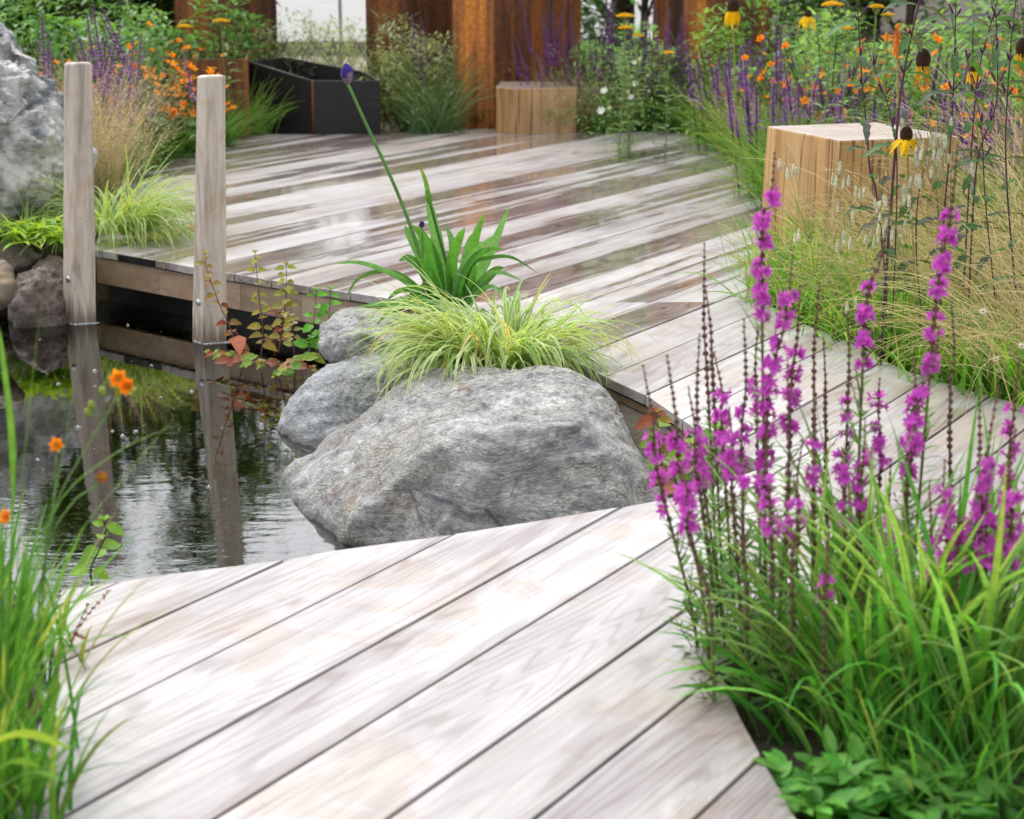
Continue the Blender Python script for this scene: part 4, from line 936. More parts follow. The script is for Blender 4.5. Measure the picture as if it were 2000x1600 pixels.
def loosestrife(i, tx, ty, fx, f0, f1, bx, Y, full):
    r = random.Random(100 + i)
    by = 1300 + r.uniform(-20, 60); b = at(bx, 1300, -.07); b = Vector((b.x, Y + .02, -.07)) if False else aty(bx, 1300 + 40, Y); b.z = -.07
    T = aty(tx, ty, Y + .03); fm = (f0 + f1) / 2 if f1 > 0 else 800
    fm = min(fm, 1120); M = aty(fx, max(fm, ty + 150), Y + r.uniform(-.03, .03))
    low = aty(bx * .75 + fx * .25, max(1180, fm + 60), Y)
    pts = catm([b, low, M, M.lerp(T, .5) + Vector((r.uniform(-.008, .008), 0, 0)), T], 9); pts = [p - b for p in pts]
    root = thing('loosestrife_spike', None, 'flower spike', b)
    m = len(pts); mb = MB(); tube(mb, pts, [.0030 * (1 - i_ / m) + .0011 for i_ in range(m)], [mixc((.16, .22, .06), STC, min(1, i_ / m * 1.6)) for i_ in range(m)], 5)
    mb.build('stem', M_STEM, root)
    fl = MB(); bd = MB(); lv = MB()
    zs0, zs1 = (aty(fx, f1, Y).z - b.z, aty(fx, f0, Y).z - b.z) if f1 > 0 else (9, 9)
    ztop = pts[-1].z; s = 0
    def atz(z):
        for a_, c_ in zip(pts, pts[1:]):
            if a_.z <= z <= c_.z: return a_.lerp(c_, (z - a_.z) / max(1e-6, c_.z - a_.z))
        return pts[-1]
    # upper part: whorls of buds, then flowers
    wc = 0; z = ztop; startb = min(zs0, ztop - .32) if full > 0 else ztop - .38
    while z > startb:
        q = atz(z); t = (ztop - z) / (ztop - startb + 1e-6)
        infl = zs0 - .006 <= z <= zs1; wc += 1
        infl = infl and (wc % 3 != 0 if full > .65 else wc % 2 == 0)
        if infl and r.random() < .92 * min(1, full + .25):
            for k in range(r.randrange(3, 6) if full > .9 else r.randrange(2, 4)):
                a = r.uniform(0, 2 * math.pi); d = Vector((math.cos(a), math.sin(a), r.uniform(.0, .55))).normalized(); c0 = q + d * r.uniform(.006, .013)
                tube(bd, [q, c0], [.0012, .0022], BUDC, 4)
                u = d.orthogonal().normalized(); v2 = d.cross(u); R0 = r.uniform(.0135, .0195); op = r.uniform(.25, .75)
                for pt in range(7):
                    g = 2 * math.pi * pt / 7 + r.uniform(-.3, .3); dd = (u * math.cos(g) + v2 * math.sin(g)) + d * op; dd.normalize()
                    leaf(fl, c0, dd, d, R0 * r.uniform(.85, 1.15), R0 * .40, jit(mixc(MAG, MAG2, r.random()), .14, r), droop=r.uniform(-.15, .25), n=3)
        rr = .0019 + .0022 * min(1, t * 2)
        for k in range(4 if t > .15 else 3):
            a = r.uniform(0, 2 * math.pi); d = Vector((math.cos(a), math.sin(a), .5)); blob(bd, q + d * rr * .9, rr * .75, rr * .75, rr * 1.3, jit(mixc(BUDC, (.16, .10, .04), r.random() * (1.2 - t)), .25, r), 5, 3)
        if r.random() < .6:
            a = r.uniform(0, 6.28); leaf(bd, q, (math.cos(a), math.sin(a), .5), (0, 0, 1), .012 + .008 * t, .004, jit((.12, .10, .04), .2, r), .1, 2)
        z -= r.uniform(.010, .0145) * (1 + .5 * t)
    # stem leaves and short side shoots
    z = .03
    while z < startb + .03:
        q = atz(z); g = r.uniform(0, 3.14); l = .072 * (1 - .5 * z / max(.1, startb)) * r.uniform(.7, 1.2)
        for s in (0, 1):
            a = g + s * math.pi + r.uniform(-.2, .2); leaf(lv, q, (math.cos(a), math.sin(a), r.uniform(.25, .9)), (0, 0, 1), l, l * .22, jit(mixc((.09, .22, .05), (.18, .34, .09), r.random()), .2, r), r.uniform(.0, .35), 4)
        if r.random() < .28:
            a = r.uniform(0, 6.28); d = Vector((math.cos(a), math.sin(a), 1.6)).normalized(); ll = r.uniform(.04, .10)
            tube(lv, [q, q + d * ll], [.0015, .0008], (.16, .10, .06), 4)
            for k in range(6):
                a2 = r.uniform(0, 6.28); leaf(lv, q + d * ll * (k + 1) / 6, (math.cos(a2), math.sin(a2), .6), (0, 0, 1), .018, .0055, jit((.10, .17, .05), .25, r), .1, 2)
        z += r.uniform(.011, .019)
    if fl.v: fl.build('flowers', M_PETAL, root)
    if bd.v: bd.build('buds', M_STEM, root)
    if lv.v: lv.build('leaves', M_LEAF, root)
    if full == 0: later(root, 'flowerless budding loosestrife spike', 'in the foreground', 'loosestrife spikes in the right foreground', tx)
    elif ty < 420: later(root, 'very tall magenta loosestrife spike', 'reaching above the oak block base', 'loosestrife spikes in the right foreground', tx)
    elif ty < 720: later(root, 'tall magenta loosestrife spike', 'in front of the boards', 'loosestrife spikes in the right foreground', tx)
    else: later(root, 'shorter magenta loosestrife spike', 'in the right foreground', 'loosestrife spikes in the right foreground', tx)
for i, a in enumerate(LS): loosestrife(i, *a)

# ---------------- foreground right: strap leaved clumps, thin grass, leafy plants
def strap_clump(name, label, cat, base, n, L, w, c0, c1, seed, group=None, az=None, e=(60, 88), dr=(10, 80), rad=.06, stripe=None, keep=None):
    r = random.Random(seed); mb = MB()
    for i in range(n):
        a = r.uniform(0, 2 * math.pi) if az is None or r.random() > az[1] else az[0] + r.gauss(0, .6)
        b = Vector((r.gauss(0, rad), r.gauss(0, rad), 0)); l = L * r.uniform(.55, 1.1)
        pts = curve(b, a, r.uniform(*e), l, r.uniform(*dr), 9, r, 25); c = jit(mixc(c0, c1, r.random()), .18, r)
        tip = mixc(c, (.46, .38, .13), .6 if r.random() < .16 else .0)
        strap(mb, pts, w * r.uniform(.6, 1.2), c, tip, jit(stripe, .1, r) if (stripe and r.random() < .6) else None, fold=.4, tip=1.6, base=.8, twist=r.uniform(-.6, .6))
    root = thing(name, label, cat, base, group); mb.build('leaves', M_LEAF, root); return root
G = 'strap leaved green clumps in the right foreground'
GA, GB, GC = (.06, .27, .03), (.17, .48, .07), (.035, .15, .025)
strap_clump('strap_leaf_clump', 'bright green strap leaved clump arching over the corner of the near boards', 'grass clump', aty(1650, 1490, 2.96), 95, .54, .016, GA, GB, 51, G, az=(R(150), .25), dr=(20, 110), stripe=(.40, .58, .20))
strap_clump('strap_leaf_clump', 'upright strap leaved clump directly below the tallest purple spikes', 'grass clump', aty(1700, 1420, 3.08), 115, .62, .016, GA, GB, 52, G, dr=(5, 70), stripe=(.40, .58, .20))
strap_clump('strap_leaf_clump', 'strap leaved clump at the right edge leaning right', 'grass clump', aty(1870, 1460, 2.92), 115, .64, .015, GA, GB, 53, G, az=(R(30), .3), dr=(10, 90), stripe=(.40, .58, .20))
strap_clump('strap_leaf_clump', 'dense thin bladed green clump in the lower right corner', 'grass clump', aty(1900, 1580, 2.75), 190, .34, .008, GC, GB, 54, G, rad=.12, dr=(10, 70))
strap_clump('strap_leaf_clump', 'low dark green thin bladed clump in front of the right grey rock', 'grass clump', aty(1990, 1380, 3.05), 180, .32, .007, GC, GA, 55, G, rad=.13, dr=(10, 70))
def leafy(name, label, cat, base, n, rad, h, L, c0, c1, seed, group=None, wid=.5):
    r = random.Random(seed); mb = MB()
    for i in range(n):
        a = r.uniform(0, 6.28); q = Vector((math.cos(a), math.sin(a), 0)) * rad * math.sqrt(r.random()); z = h * r.uniform(.15, 1) * (1 - .5 * (q.length / rad) ** 2); q.z = z
        if i % 4 == 0: tube(mb, [Vector((q.x * .4, q.y * .4, 0)), q], [.003, .0015], (.10, .16, .05), 4)
        for k in range(3):
            a2 = r.uniform(0, 6.28); leaf(mb, q, (math.cos(a2), math.sin(a2), r.uniform(-.1, .7)), (0, 0, 1), L * r.uniform(.6, 1.2), L * wid * r.uniform(.8, 1.1), jit(mixc(c0, c1, r.random()), .2, r), r.uniform(0, .4), 4)
    root = thing(name, label, cat, base, group); mb.build('leaves', M_LEAF, root); return root
leafy('leafy_plant', 'broad leaved bright green plant in the bottom right corner', 'plant', aty(1640, 1640, 2.62), 120, .15, .13, .06, (.05, .20, .03), (.17, .42, .07), 61, 'leafy plants at the bottom right edge')
leafy('leafy_plant', 'darker broad leaved plant right of the bottom right bright one', 'plant', aty(1830, 1660, 2.6), 140, .18, .12, .055, (.05, .18, .03), (.14, .36, .06), 62, 'leafy plants at the bottom right edge')

# ---------------- foreground left: grass and avens
GL = 'grass clumps in the left foreground'
strap_clump('grass_clump', 'tall bright grass clump at the left edge beside the near boards', 'grass clump', aty(-75, 1500, 2.75), 150, .46, .013, (.07, .24, .03), (.20, .44, .06), 71, GL, az=(R(60), .2), rad=.07, dr=(0, 50))
strap_clump('grass_clump', 'grass clump in the lower left corner against the board ends', 'grass clump', aty(-60, 1640, 2.5), 150, .32, .012, (.05, .20, .03), (.16, .38, .05), 72, GL, rad=.07, dr=(0, 70))
strap_clump('grass_clump', 'grass clump between the pond and the left board corner', 'grass clump', aty(-35, 1340, 3.2), 120, .34, .012, (.05, .18, .03), (.16, .38, .05), 73, GL, rad=.09, dr=(10, 80))
strap_clump('grass_clump', 'sparse tall grass clump with blades crossing the pond at the left edge', 'grass clump', aty(-60, 1420, 2.6), 26, .62, .007, (.06, .20, .03), (.12, .30, .05), 74, GL, rad=.04, dr=(0, 25), e=(75, 89))
def solo_blades():
    b = aty(20, 1300, 2.7); root = thing('arching_grass', 'long green grass blades arching over the pond from the left edge', 'grass', b)
    for px, w in (([(20, 1300), (100, 1010), (220, 890), (352, 826)], 9), ([(30, 1300), (130, 1080), (270, 900), (345, 810)], 7), ([(10, 1300), (28, 950), (5, 700), (-8, 620)], 16), ([(30, 1300), (40, 1000), (62, 760), (85, 560)], 6), ([(40, 1300), (90, 1050), (130, 850), (170, 560)], 5),
                  ([(60, 1300), (100, 1290), (180, 1250), (235, 1243), (275, 1272)], 12), ([(60, 1330), (140, 1190), (190, 1165), (232, 1150)], 8)):
        mb = MB(); p = path(px, 2.7, 2.75); strap(mb, [q - b for q in p], w / F * 2.7, (.12, .30, .05), (.16, .34, .06), fold=.4, tip=1.3, base=1.); mb.build('blade', M_LEAF, root)
solo_blades()
def flower5(mb, c, d, R0, col, r, n=5, cup=.35, w=.8):
    d = Vector(d).normalized(); u = d.orthogonal().normalized(); v = d.cross(u)
    for k in range(n):
        g = 2 * math.pi * k / n + r.uniform(-.1, .1); dd = u * math.cos(g) + v * math.sin(g) + d * cup
        leaf(mb, c, dd, d, R0 * r.uniform(.9, 1.1), R0 * w, jit(col, .1, r), -.1, 4, wp=.1)
def avens_front():
    specs = [('orange avens with two ragged blooms and green buds, leaning over the pond', [(62, 1300), (80, 1150), (110, 985), (185, 850), (228, 775)], [(232, 742, .021), (251, 756, .019)], [(200, 764), (178, 792), (172, 806)]),
             ('orange avens with a single bloom, lower left of the leaning one', [(70, 1300), (90, 1100), (105, 990), (110, 890)], [(112, 870, .016)], []),
             ('faded avens seed head with green sepals over the pond', [(65, 1300), (90, 1080), (140, 985), (190, 948)], [(198, 933, .013)], []),
             ('orange avens bloom cut by the left edge above the tall grass', [(5, 1300), (5, 1150), (12, 1030)], [(14, 1010, .017)], [])]
    for i, (lab, st, fl, bud) in enumerate(specs):
        r = random.Random(300 + i); Y = 2.75; b = aty(st[0][0], st[0][1], Y); root = thing('orange_avens', lab, 'flower', b, 'orange avens in the left foreground')
        mb = MB(); p = path(st, Y); tube(mb, [q - b for q in p], .0017, (.16, .28, .08), 5)
        for x, y in bud: q = aty(x, y, Y) - b; tube(mb, [p[-4] - b, q], .001, (.16, .28, .08), 4)
        mb.build('stem', M_STEM, root)
        for (x, y, s) in fl:
            mb = MB(); q = aty(x, y, Y) - b; d = Vector((r.uniform(-.4, .4), -.8, .35))
            col = (.92, .30, .015) if i != 2 else (.35, .12, .03)
            flower5(mb, q, d, s, col, r, 6, .5, .9); flower5(mb, q, d, s * .8, mixc(col, (.9, .35, .02), .5), r, 5, .9, .9); mb.build('bloom', M_PETAL, root)
            mb = MB(); blob(mb, q + d * .004, .004, .004, .004, (.5, .35, .03))
            for k in range(5): a = k * 1.26; leaf(mb, q, (math.cos(a), -.2, math.sin(a) - .2), d, s * .8, s * .3, (.35, .45, .12), .2, 3)
            mb.build('sepals', M_LEAF, root)
        if bud:
            mb = MB()
            for x, y in bud: blob(mb, aty(x, y, Y) - b, .007, .007, .009, (.30, .38, .10))
            mb.build('buds', M_LEAF, root)
avens_front()
def dock():
    r = random.Random(5); Y = 3.2; st = [(112, 1380), (130, 1280), (165, 1210), (212, 1155)]; b = aty(*st[0], Y); root = thing('red_dock', 'thin dock spike with rusty red seeds over the left board corner', 'dock', b)
    mb = MB()
    for pth in (st, [(112, 1380), (120, 1310), (150, 1310)], [(115, 1330), (118, 1270), (112, 1215)], [(150, 1240), (170, 1248)], [(140, 1250), (172, 1180)]):
        p = [q - b for q in path(pth, Y)]; tube(mb, p, .0011, (.30, .10, .06), 4)
        for q in p:
            for k in range(4): a = r.uniform(0, 6.28); blob(mb, q + Vector((math.cos(a), math.sin(a), r.uniform(-1, 1))) * .003, .002, .002, .0025, jit((.42, .12, .07), .3, r), 4, 3)
    mb.build('seed_spike', M_STEM, root)
dock()
def broad():
    b = aty(-30, 1520, 2.32); root = thing('broad_leaf_plant', 'broad yellow green leaf lying across the lower left board ends', 'plant', b)
    for px, w, c in (([(-60, 1500), (0, 1450), (60, 1440), (140, 1462)], 60, (.32, .45, .07)), ([(-60, 1540), (0, 1500), (40, 1490), (80, 1500)], 40, (.18, .36, .06)), ([(0, 1540), (60, 1510), (130, 1525)], 26, (.14, .32, .10))):
        mb = MB(); strap(mb, [q - b for q in path(px, 2.3, 2.36)], w / F * 2.6, c, mixc(c, (.12, .3, .04), .4), fold=.3, tip=1.5, base=.5, twist=.9); mb.build('leaf', M_LEAF, root)
broad()


# ================================================================== RIGHT BANK, NEAR PART
def needle(mb, pts, w, c0, c1=None):      # thin flat blade, two vertices across
    m = len(pts); vs = []; cs = []; fs = []
    for i, p in enumerate(pts):
        t = i / (m - 1); tn = (pts[min(i + 1, m - 1)] - pts[max(i - 1, 0)]).normalized(); sd_ = tn.cross(Vector((.2, -1, .4))).normalized()
        ww = w * .5 * (1 - .8 * t); vs += [p - sd_ * ww, p + sd_ * ww]; c = mixc(c0, c1, t) if c1 else c0; cs += [c, c]
    for i in range(m - 1): b = 2 * i; fs.append((b, b + 1, b + 3, b + 2))
    mb.add(vs, fs, cs)
def hair_grass(label, base, n, L, az, seed, c0, c1, w=.0042, e=(40, 85), dr=(50, 120), rad=.12, seeds=0.3, name='golden_grass', cat='grass', group=None, seedc=(.62, .52, .33)):
    r = random.Random(seed); mb = MB(); sdm = MB()
    for i in range(n):
        a = az[0] + r.gauss(0, az[1]); l = L * r.uniform(.5, 1.15); b = Vector((r.gauss(0, rad), r.gauss(0, rad), 0))
        pts = curve(b, a, r.uniform(*e), l, r.uniform(*dr), 10, r, 40); c = jit(mixc(c0, c1, r.random()), .15, r); needle(mb, pts, w * r.uniform(.6, 1.2), mixc(c, (.12, .20, .04), .35), c)
        if r.random() < seeds:
            for k in range(14):
                t = r.uniform(.6, 1); q = pts[min(9, int(t * 10))].lerp(pts[min(10, int(t * 10) + 1)], r.random()); d = rdir(r, -.2); leaf(sdm, q + d * r.uniform(0, .012), d, (0, 0, 1), .010, .0028, jit(seedc, .2, r), .1, 2)
    root = thing(name, label, cat, base, group); mb.build('blades', M_DRY, root)
    if sdm.v: sdm.build('seeds', M_DRY, root)
    return root
GG = 'fine golden grasses on the right bank'
GO0, GO1 = (.46, .34, .13), (.84, .67, .36)
hair_grass('big mound of fine golden grass at the right edge beside the oak block', at(2020, 640, -.02), 330, .95, (R(170), .9), 81, GO0, GO1, group=GG, rad=.14, e=(50, 88), dr=(60, 125))
hair_grass('golden grass mound spilling over the deck edge at the far right', at(2060, 760, -.02), 300, .72, (R(185), .9), 82, GO0, GO1, group=GG, rad=.13)
hair_grass('green and gold grass mound directly in front of the oak block corner', at(1790, 650, -.02), 300, .58, (R(170), 1.2), 83, (.20, .26, .06), GO1, group=GG, rad=.12, e=(50, 85))
hair_grass('golden grass rising behind the dark leaved stems, highest on the right', at(2040, 540, .0), 220, 1.1, (R(150), 1.0), 84, GO0, GO1, group=GG, rad=.15, e=(60, 88), dr=(30, 100))
hair_grass('straw coloured grass arching across the front corner of the oak block', at(1690, 640, -.02), 150, .62, (R(120), 1.3), 85, GO0, GO1, group=GG, rad=.14, e=(60, 88), dr=(40, 110), seeds=.5)
hair_grass('straw coloured grass in front of the oak block right face', at(1860, 640, -.02), 170, .70, (R(140), 1.2), 86, GO0, GO1, group=GG, rad=.14, e=(60, 88), dr=(40, 110), seeds=.5)
GN = 'green grass clumps along the deck edge on the right'
for i, (x, y, n, L, lab) in enumerate([(1560, 612, 200, .34, 'green grass clump at the deck edge below the left face of the oak block'), (1640, 640, 240, .38, 'lush green grass clump in front of the oak block front corner'), (1730, 690, 220, .36, 'green grass clump at the deck edge under the golden grass'),
      (1830, 735, 240, .30, 'low green grass clump beside the first small daisies'), (1930, 770, 240, .28, 'low dark green clump among the small daisies'), (2040, 800, 200, .28, 'low green clump at the right edge beside the boards'), (1600, 585, 240, .42, 'tall green grass clump against the left face of the oak block'), (1700, 610, 240, .42, 'tall green grass clump against the oak block front corner'), (1790, 630, 200, .40, 'green grass clump against the right face of the oak block'), (1545, 560, 120, .30, 'small green grass clump at the foot of the oak block left edge')]):
    strap_clump('green_grass', lab, 'grass clump', at(x, y, -.05), int(n * 1.2), L * 1.15, .0095, (.08, .28, .02), (.28, .52, .08), 400 + i, GN, rad=.09, e=(45, 88), dr=(20, 90))
# quaking grass: thin stems with hanging pale spikelets
def quaking(label, base, spots, Y, seed, group='quaking grasses with pale spikelets'):
    r = random.Random(seed); root = thing('quaking_grass', label, 'grass', base, group); st = MB(); sp = MB(); pl = [v for v in spots]
    for (x, y, s) in spots:
        p = aty(x, y, Y + r.uniform(-.1, .1)) - base; top = p + Vector((r.uniform(-.03, .03), 0, r.uniform(.02, .05)))
        mid = (Vector((r.uniform(-.05, .05), 0, 0)) + top) / 2 + Vector((0, 0, .12)); tube(st, catm([Vector((r.uniform(-.04, .04), r.uniform(-.03, .03), 0)), mid, top, p], 5), .0007, (.40, .38, .18), 3)
        n = 6; s = s * 1.25; L = .030 * s; c = jit((.74, .72, .54), .1, r)
        for k in range(n):       # overlapping scales
            q = p - Vector((0, 0, L * k / n)); rr = .0058 * s * math.sin(math.pi * (.2 + .68 * (1 - k / n))) ** .7; blob(sp, q, rr, rr * .8, L / n * .95, jit(c, .12, r), 6, 3)
    st.build('stems', M_DRY, root); sp.build('spikelets', M_DRY, root)
r_ = random.Random(9)
quaking('pale spikelets hanging in front of the oak block left face', at(1600, 640, -.05), [(1523, 312, 1), (1550, 322, 1), (1538, 330, 1), (1556, 325, .8), (1502, 380, .8), (1506, 392, .8), (1560, 450, 1), (1553, 455, .9), (1641, 318, 1.1), (1627, 340, 1), (1634, 345, 1), (1648, 350, 1), (1658, 345, .9), (1672, 365, 1), (1680, 370, .9), (1688, 368, .9), (1650, 455, 1), (1637, 470, 1.1), (1640, 476, .8), (1453, 525, 1), (1464, 520, 1)], 5.7, 1)
quaking('dense cluster of pale spikelets right of the low rudbeckia bloom', at(1840, 640, -.05), [(1762, 235, 1.2), (1858, 232, 1)] + [(1812 + r_.uniform(-28, 42), 262 + r_.uniform(0, 70), r_.uniform(.8, 1.15)) for _ in range(34)] + [(1783 + r_.uniform(-20, 20), 345 + r_.uniform(-10, 20), 1) for _ in range(9)] + [(1886, 315, 1), (1898, 318, 1), (1903, 325, 1)], 5.6, 2)
quaking('scattered spikelets low in the grass below the oak block', at(1780, 680, -.05), [(1695 + r_.uniform(-60, 90), 380 + r_.uniform(0, 90), r_.uniform(.7, 1)) for _ in range(26)] + [(1655, 592, 1), (1672, 582, 1), (1858, 650, .9), (1716, 440, 1)], 5.5, 3)
# dark leaved vervain stems
def vervain(label, px, Y, seed, thick=.0045, leafL=.12, flower=True, t0=.05):
    r = random.Random(seed); p = path(px, Y, Y + .05, 6); b = p[0].copy(); b.z = -.04; p = [Vector((0, 0, 0))] + [q - b for q in p[1:]]
    root = thing('vervain_stem', label, 'flower stem', b, 'dark stemmed vervain in front of and behind the oak block'); m = len(p)
    mb = MB(); tube(mb, p, [thick * .85 * (1 - .55 * i / m) for i in range(m)], (.11, .05, .075), 6); mb.build('stem', M_STEM, root)
    lv = MB(); fl = MB(); k = 0; z = p[-1].z * t0 + .25
    def atz(z):
        for a_, c_ in zip(p, p[1:]):
            if a_.z <= z <= c_.z: return a_.lerp(c_, (z - a_.z) / max(1e-6, c_.z - a_.z))
        return p[-1]
    while z < p[-1].z - .01:
        q = atz(z); g = r.uniform(-.4, .4) + (k % 2) * 1.2; k += 1
        for s in (0, 1):
            a = g + s * math.pi; L = leafL * r.uniform(.6, 1.1); c = jit([(.05, .11, .035), (.085, .10, .085), (.06, .15, .04)][r.randrange(3)], .2, r)
            d = Vector((math.cos(a), math.sin(a) * .7, r.uniform(-.1, .5))).normalized(); spn = [q + d * (L * t) - Vector((0, 0, 1)) * (L * r.uniform(.35, .55) * t * t) for t in [0, .15, .3, .45, .6, .75, .88, 1]]
            # toothed margin: alternate widths
            vs = []; cs = []; fs = []
            for i_, pt in enumerate(spn):
                t = i_ / 7; ww = L * .14 * math.sin(math.pi * min(.98, t * .9 + .06)) * (1.15 if i_ % 2 else .8); sd2 = d.cross(Vector((0, 0, 1))).normalized() * .8 + Vector((0, 0, .5))
                vs += [pt - sd2 * ww + Vector((0, 0, ww * .4)), pt, pt + sd2 * ww]; cs += [c, tuple(x * 1.2 for x in c), c]
            for i_ in range(7): bb = 3 * i_; fs += [(bb, bb + 1, bb + 4, bb + 3), (bb + 1, bb + 2, bb + 5, bb + 4)]
            lv.add(vs, fs, cs)
            if flower and z > p[-1].z * .68:
                L2 = r.uniform(.02, .055); d2 = (d + Vector((0, 0, 1.6))).normalized(); tube(fl, [q, q + d2 * L2], .0012, (.10, .05, .08), 4)
                for j in range(7): blob(fl, q + d2 * L2 * (.4 + .6 * j / 6), .0035, .0035, .005, (.16, .06, .14) if j < 6 else (.40, .18, .50), 5, 3)
        z += r.uniform(.085, .12)
    lv.build('leaves', M_LEAF, root)
    if fl.v: fl.build('flower_spikes', M_PETAL, root)
vervain('dark vervain stem with drooping leaf pairs, nearest the oak block front corner', [(1735, 600), (1713, 388), (1699, 332), (1694, 262), (1685, 175), (1676, 35), (1672, -60)], 5.75, 1)
vervain('thin vervain stem slanting from upper left to join the thick purple one', [(1745, 600), (1752, 330), (1740, 230), (1723, 175), (1700, 110), (1688, 60)], 5.7, 2, .003)
vervain('thickest purple vervain stem, leaning right across the drooping cone flower', [(1725, 610), (1738, 430), (1751, 266), (1758, 192), (1776, 87), (1797, 0), (1808, -50)], 5.6, 3, .006)
vervain('upright vervain stem right of the dark cone flower', [(1835, 620), (1842, 450), (1850, 350), (1857, 270), (1863, 150), (1868, -30)], 5.65, 4, .0045)
vervain('vervain stem rising through the golden grass, with grey purple leaves', [(1890, 640), (1900, 420), (1912, 300), (1946, 200), (1947, 90), (1945, 20)], 5.6, 5, .004)
vervain('vervain stem leaning left above the golden grass', [(1950, 640), (1925, 400), (1916, 240), (1897, 157), (1888, 110)], 5.55, 6, .003)
vervain('pale vervain stem slanting to the upper right corner', [(1880, 600), (1895, 330), (1910, 150), (1940, 30), (1960, -40)], 5.9, 7, .004)
vervain('rightmost vervain stem at the top right corner', [(1990, 640), (1965, 330), (1972, 120), (1985, -10)], 5.7, 8, .004)
vervain('short vervain stem in front of the oak block right face', [(1800, 620), (1790, 500), (1792, 400), (1805, 330)], 5.6, 9, .0035, flower=False)
# rudbeckia
def rudbeckia(label, x, y, Y, cone, petals, hang, base, seed, pr=.05, ragged=False, conec=(.035, .012, .010)):
    r = random.Random(seed); c = aty(x, y, Y); b = aty(base[0], base[1], Y); b.z = -.05; root = thing('cone_flower', label, 'flower', b, 'yellow cone flowers'); c = c - b
    mb = MB(); tube(mb, catm([Vector((0, 0, 0)), Vector((c.x * .3, 0, c.z * .5)), c - Vector((0, 0, .01))], 7), .0032, (.34, .34, .08), 6); mb.build('stem', M_STEM, root)
    mb = MB()
    for k in range(170):      # bristly cone
        t = k / 170; a = k * 2.4; th = math.acos(1 - 1.5 * t); rr = cone[0] * math.sin(th); zz = cone[1] * math.cos(th); q = c + Vector((rr * math.cos(a), rr * math.sin(a), zz + cone[1] * .3)); blob(mb, q, cone[0] * .12, cone[0] * .12, cone[0] * .2, jit(mixc(conec, (.12, .05, .015), t * .8), .3, r), 4, 3)
    blob(mb, c + Vector((0, 0, cone[1] * .3)), cone[0] * .93, cone[0] * .93, cone[1] * .93, conec, 12, 8); mb.build('cone', M_STEM, root)
    mb = MB()
    for k in range(petals):
        a = 2 * math.pi * k / petals + r.uniform(-.15, .15); o = Vector((math.cos(a), math.sin(a), 0)); st = c + o * cone[0] * .8 - Vector((0, 0, cone[1] * .25))
        if ragged:
            pts = [st + o * t * .012 - Vector((0, 0, pr * t)) + Vector((r.uniform(-.004, .004), 0, 0)) for t in (0, .25, .5, .75, 1)]; strap(mb, pts, .0055, (.75, .46, .02), (.45, .10, .01), tip=1.2, up=Vector((o.x, o.y, .3)), base=1.)
        else: leaf(mb, st, (o.x, o.y, -hang * r.uniform(.45, 1.6)), (o.x * .3 + r.uniform(-.3, .3), o.y * .3, 1), pr * r.uniform(.7, 1.15), pr * r.uniform(.24, .38), jit((.82, .52, .01), .08, r), .35, 5, wp=.25)
    mb.build('petals', M_PETAL, root)
rudbeckia('dark brown cone flower with ragged orange drooping petals, behind the thickest vervain stem', 1803, 124, 6.3, (.024, .038), 26, 2, (1835, 600), 1, .075, ragged=True)
rudbeckia('low yellow cone flower with spread petals over the oak block top', 1770, 268, 5.6, (.019, .024), 12, .75, (1790, 620), 2, .07)
rudbeckia('half open yellow cone flower right of the ragged one', 1902, 137, 6.3, (.014, .016), 9, 1.6, (1915, 600), 3, .055)
rudbeckia('yellow cone flower cut by the right edge', 1998, 100, 6.2, (.024, .034), 22, 1.5, (1990, 600), 4, .06, ragged=True)
rudbeckia('blurred yellow cone flower beside the rightmost rusted column', 1432, 18, 9.4, (.030, .04), 11, 2.2, (1436, 330), 5, .085)
rudbeckia('small yellow cone flower behind the purple sage on the right bank', 1578, 30, 9.0, (.018, .02), 10, 1.2, (1590, 330), 6, .07)
# small white daisies
for i, (x, y, lab) in enumerate([(1920, 608, 'highest small white daisy in the grass at the right'), (1945, 701, 'small white daisy above the lowest pair near the boards'), (1951, 724, 'small white daisy low beside the boards, right of centre cluster'), (1995, 676, 'small white daisy cut by the right edge'), (1907, 692, 'closed small daisy bud with a yellow centre'), (1984, 755, 'pinkish small daisy low at the right edge')]):
    r = random.Random(i); Y = 5.0 + (.1 * (i % 3)); c = aty(x, y, Y); b = Vector((c.x + .02, c.y + .05, -.06)); root = thing('white_daisy', lab, 'flower', b, 'small daisies in the grass at the right'); c = c - b
    mb = MB(); tube(mb, [Vector((0, 0, 0)), c * .6 + Vector((.005, 0, 0)), c], .0008, (.15, .28, .06), 4); mb.build('stem', M_STEM, root)
    mb = MB(); d = Vector((-.2, -.8, .7)).normalized(); flower5(mb, c, d, .0125 if i != 4 else .006, (.80, .78, .76) if i != 5 else (.75, .5, .62), r, 16, .1, .28); mb.build('petals', M_PETAL, root)
    mb = MB(); blob(mb, c + d * .002, .0042, .0042, .003, (.75, .55, .03), 8, 5); mb.build('centre', M_PETAL, root)

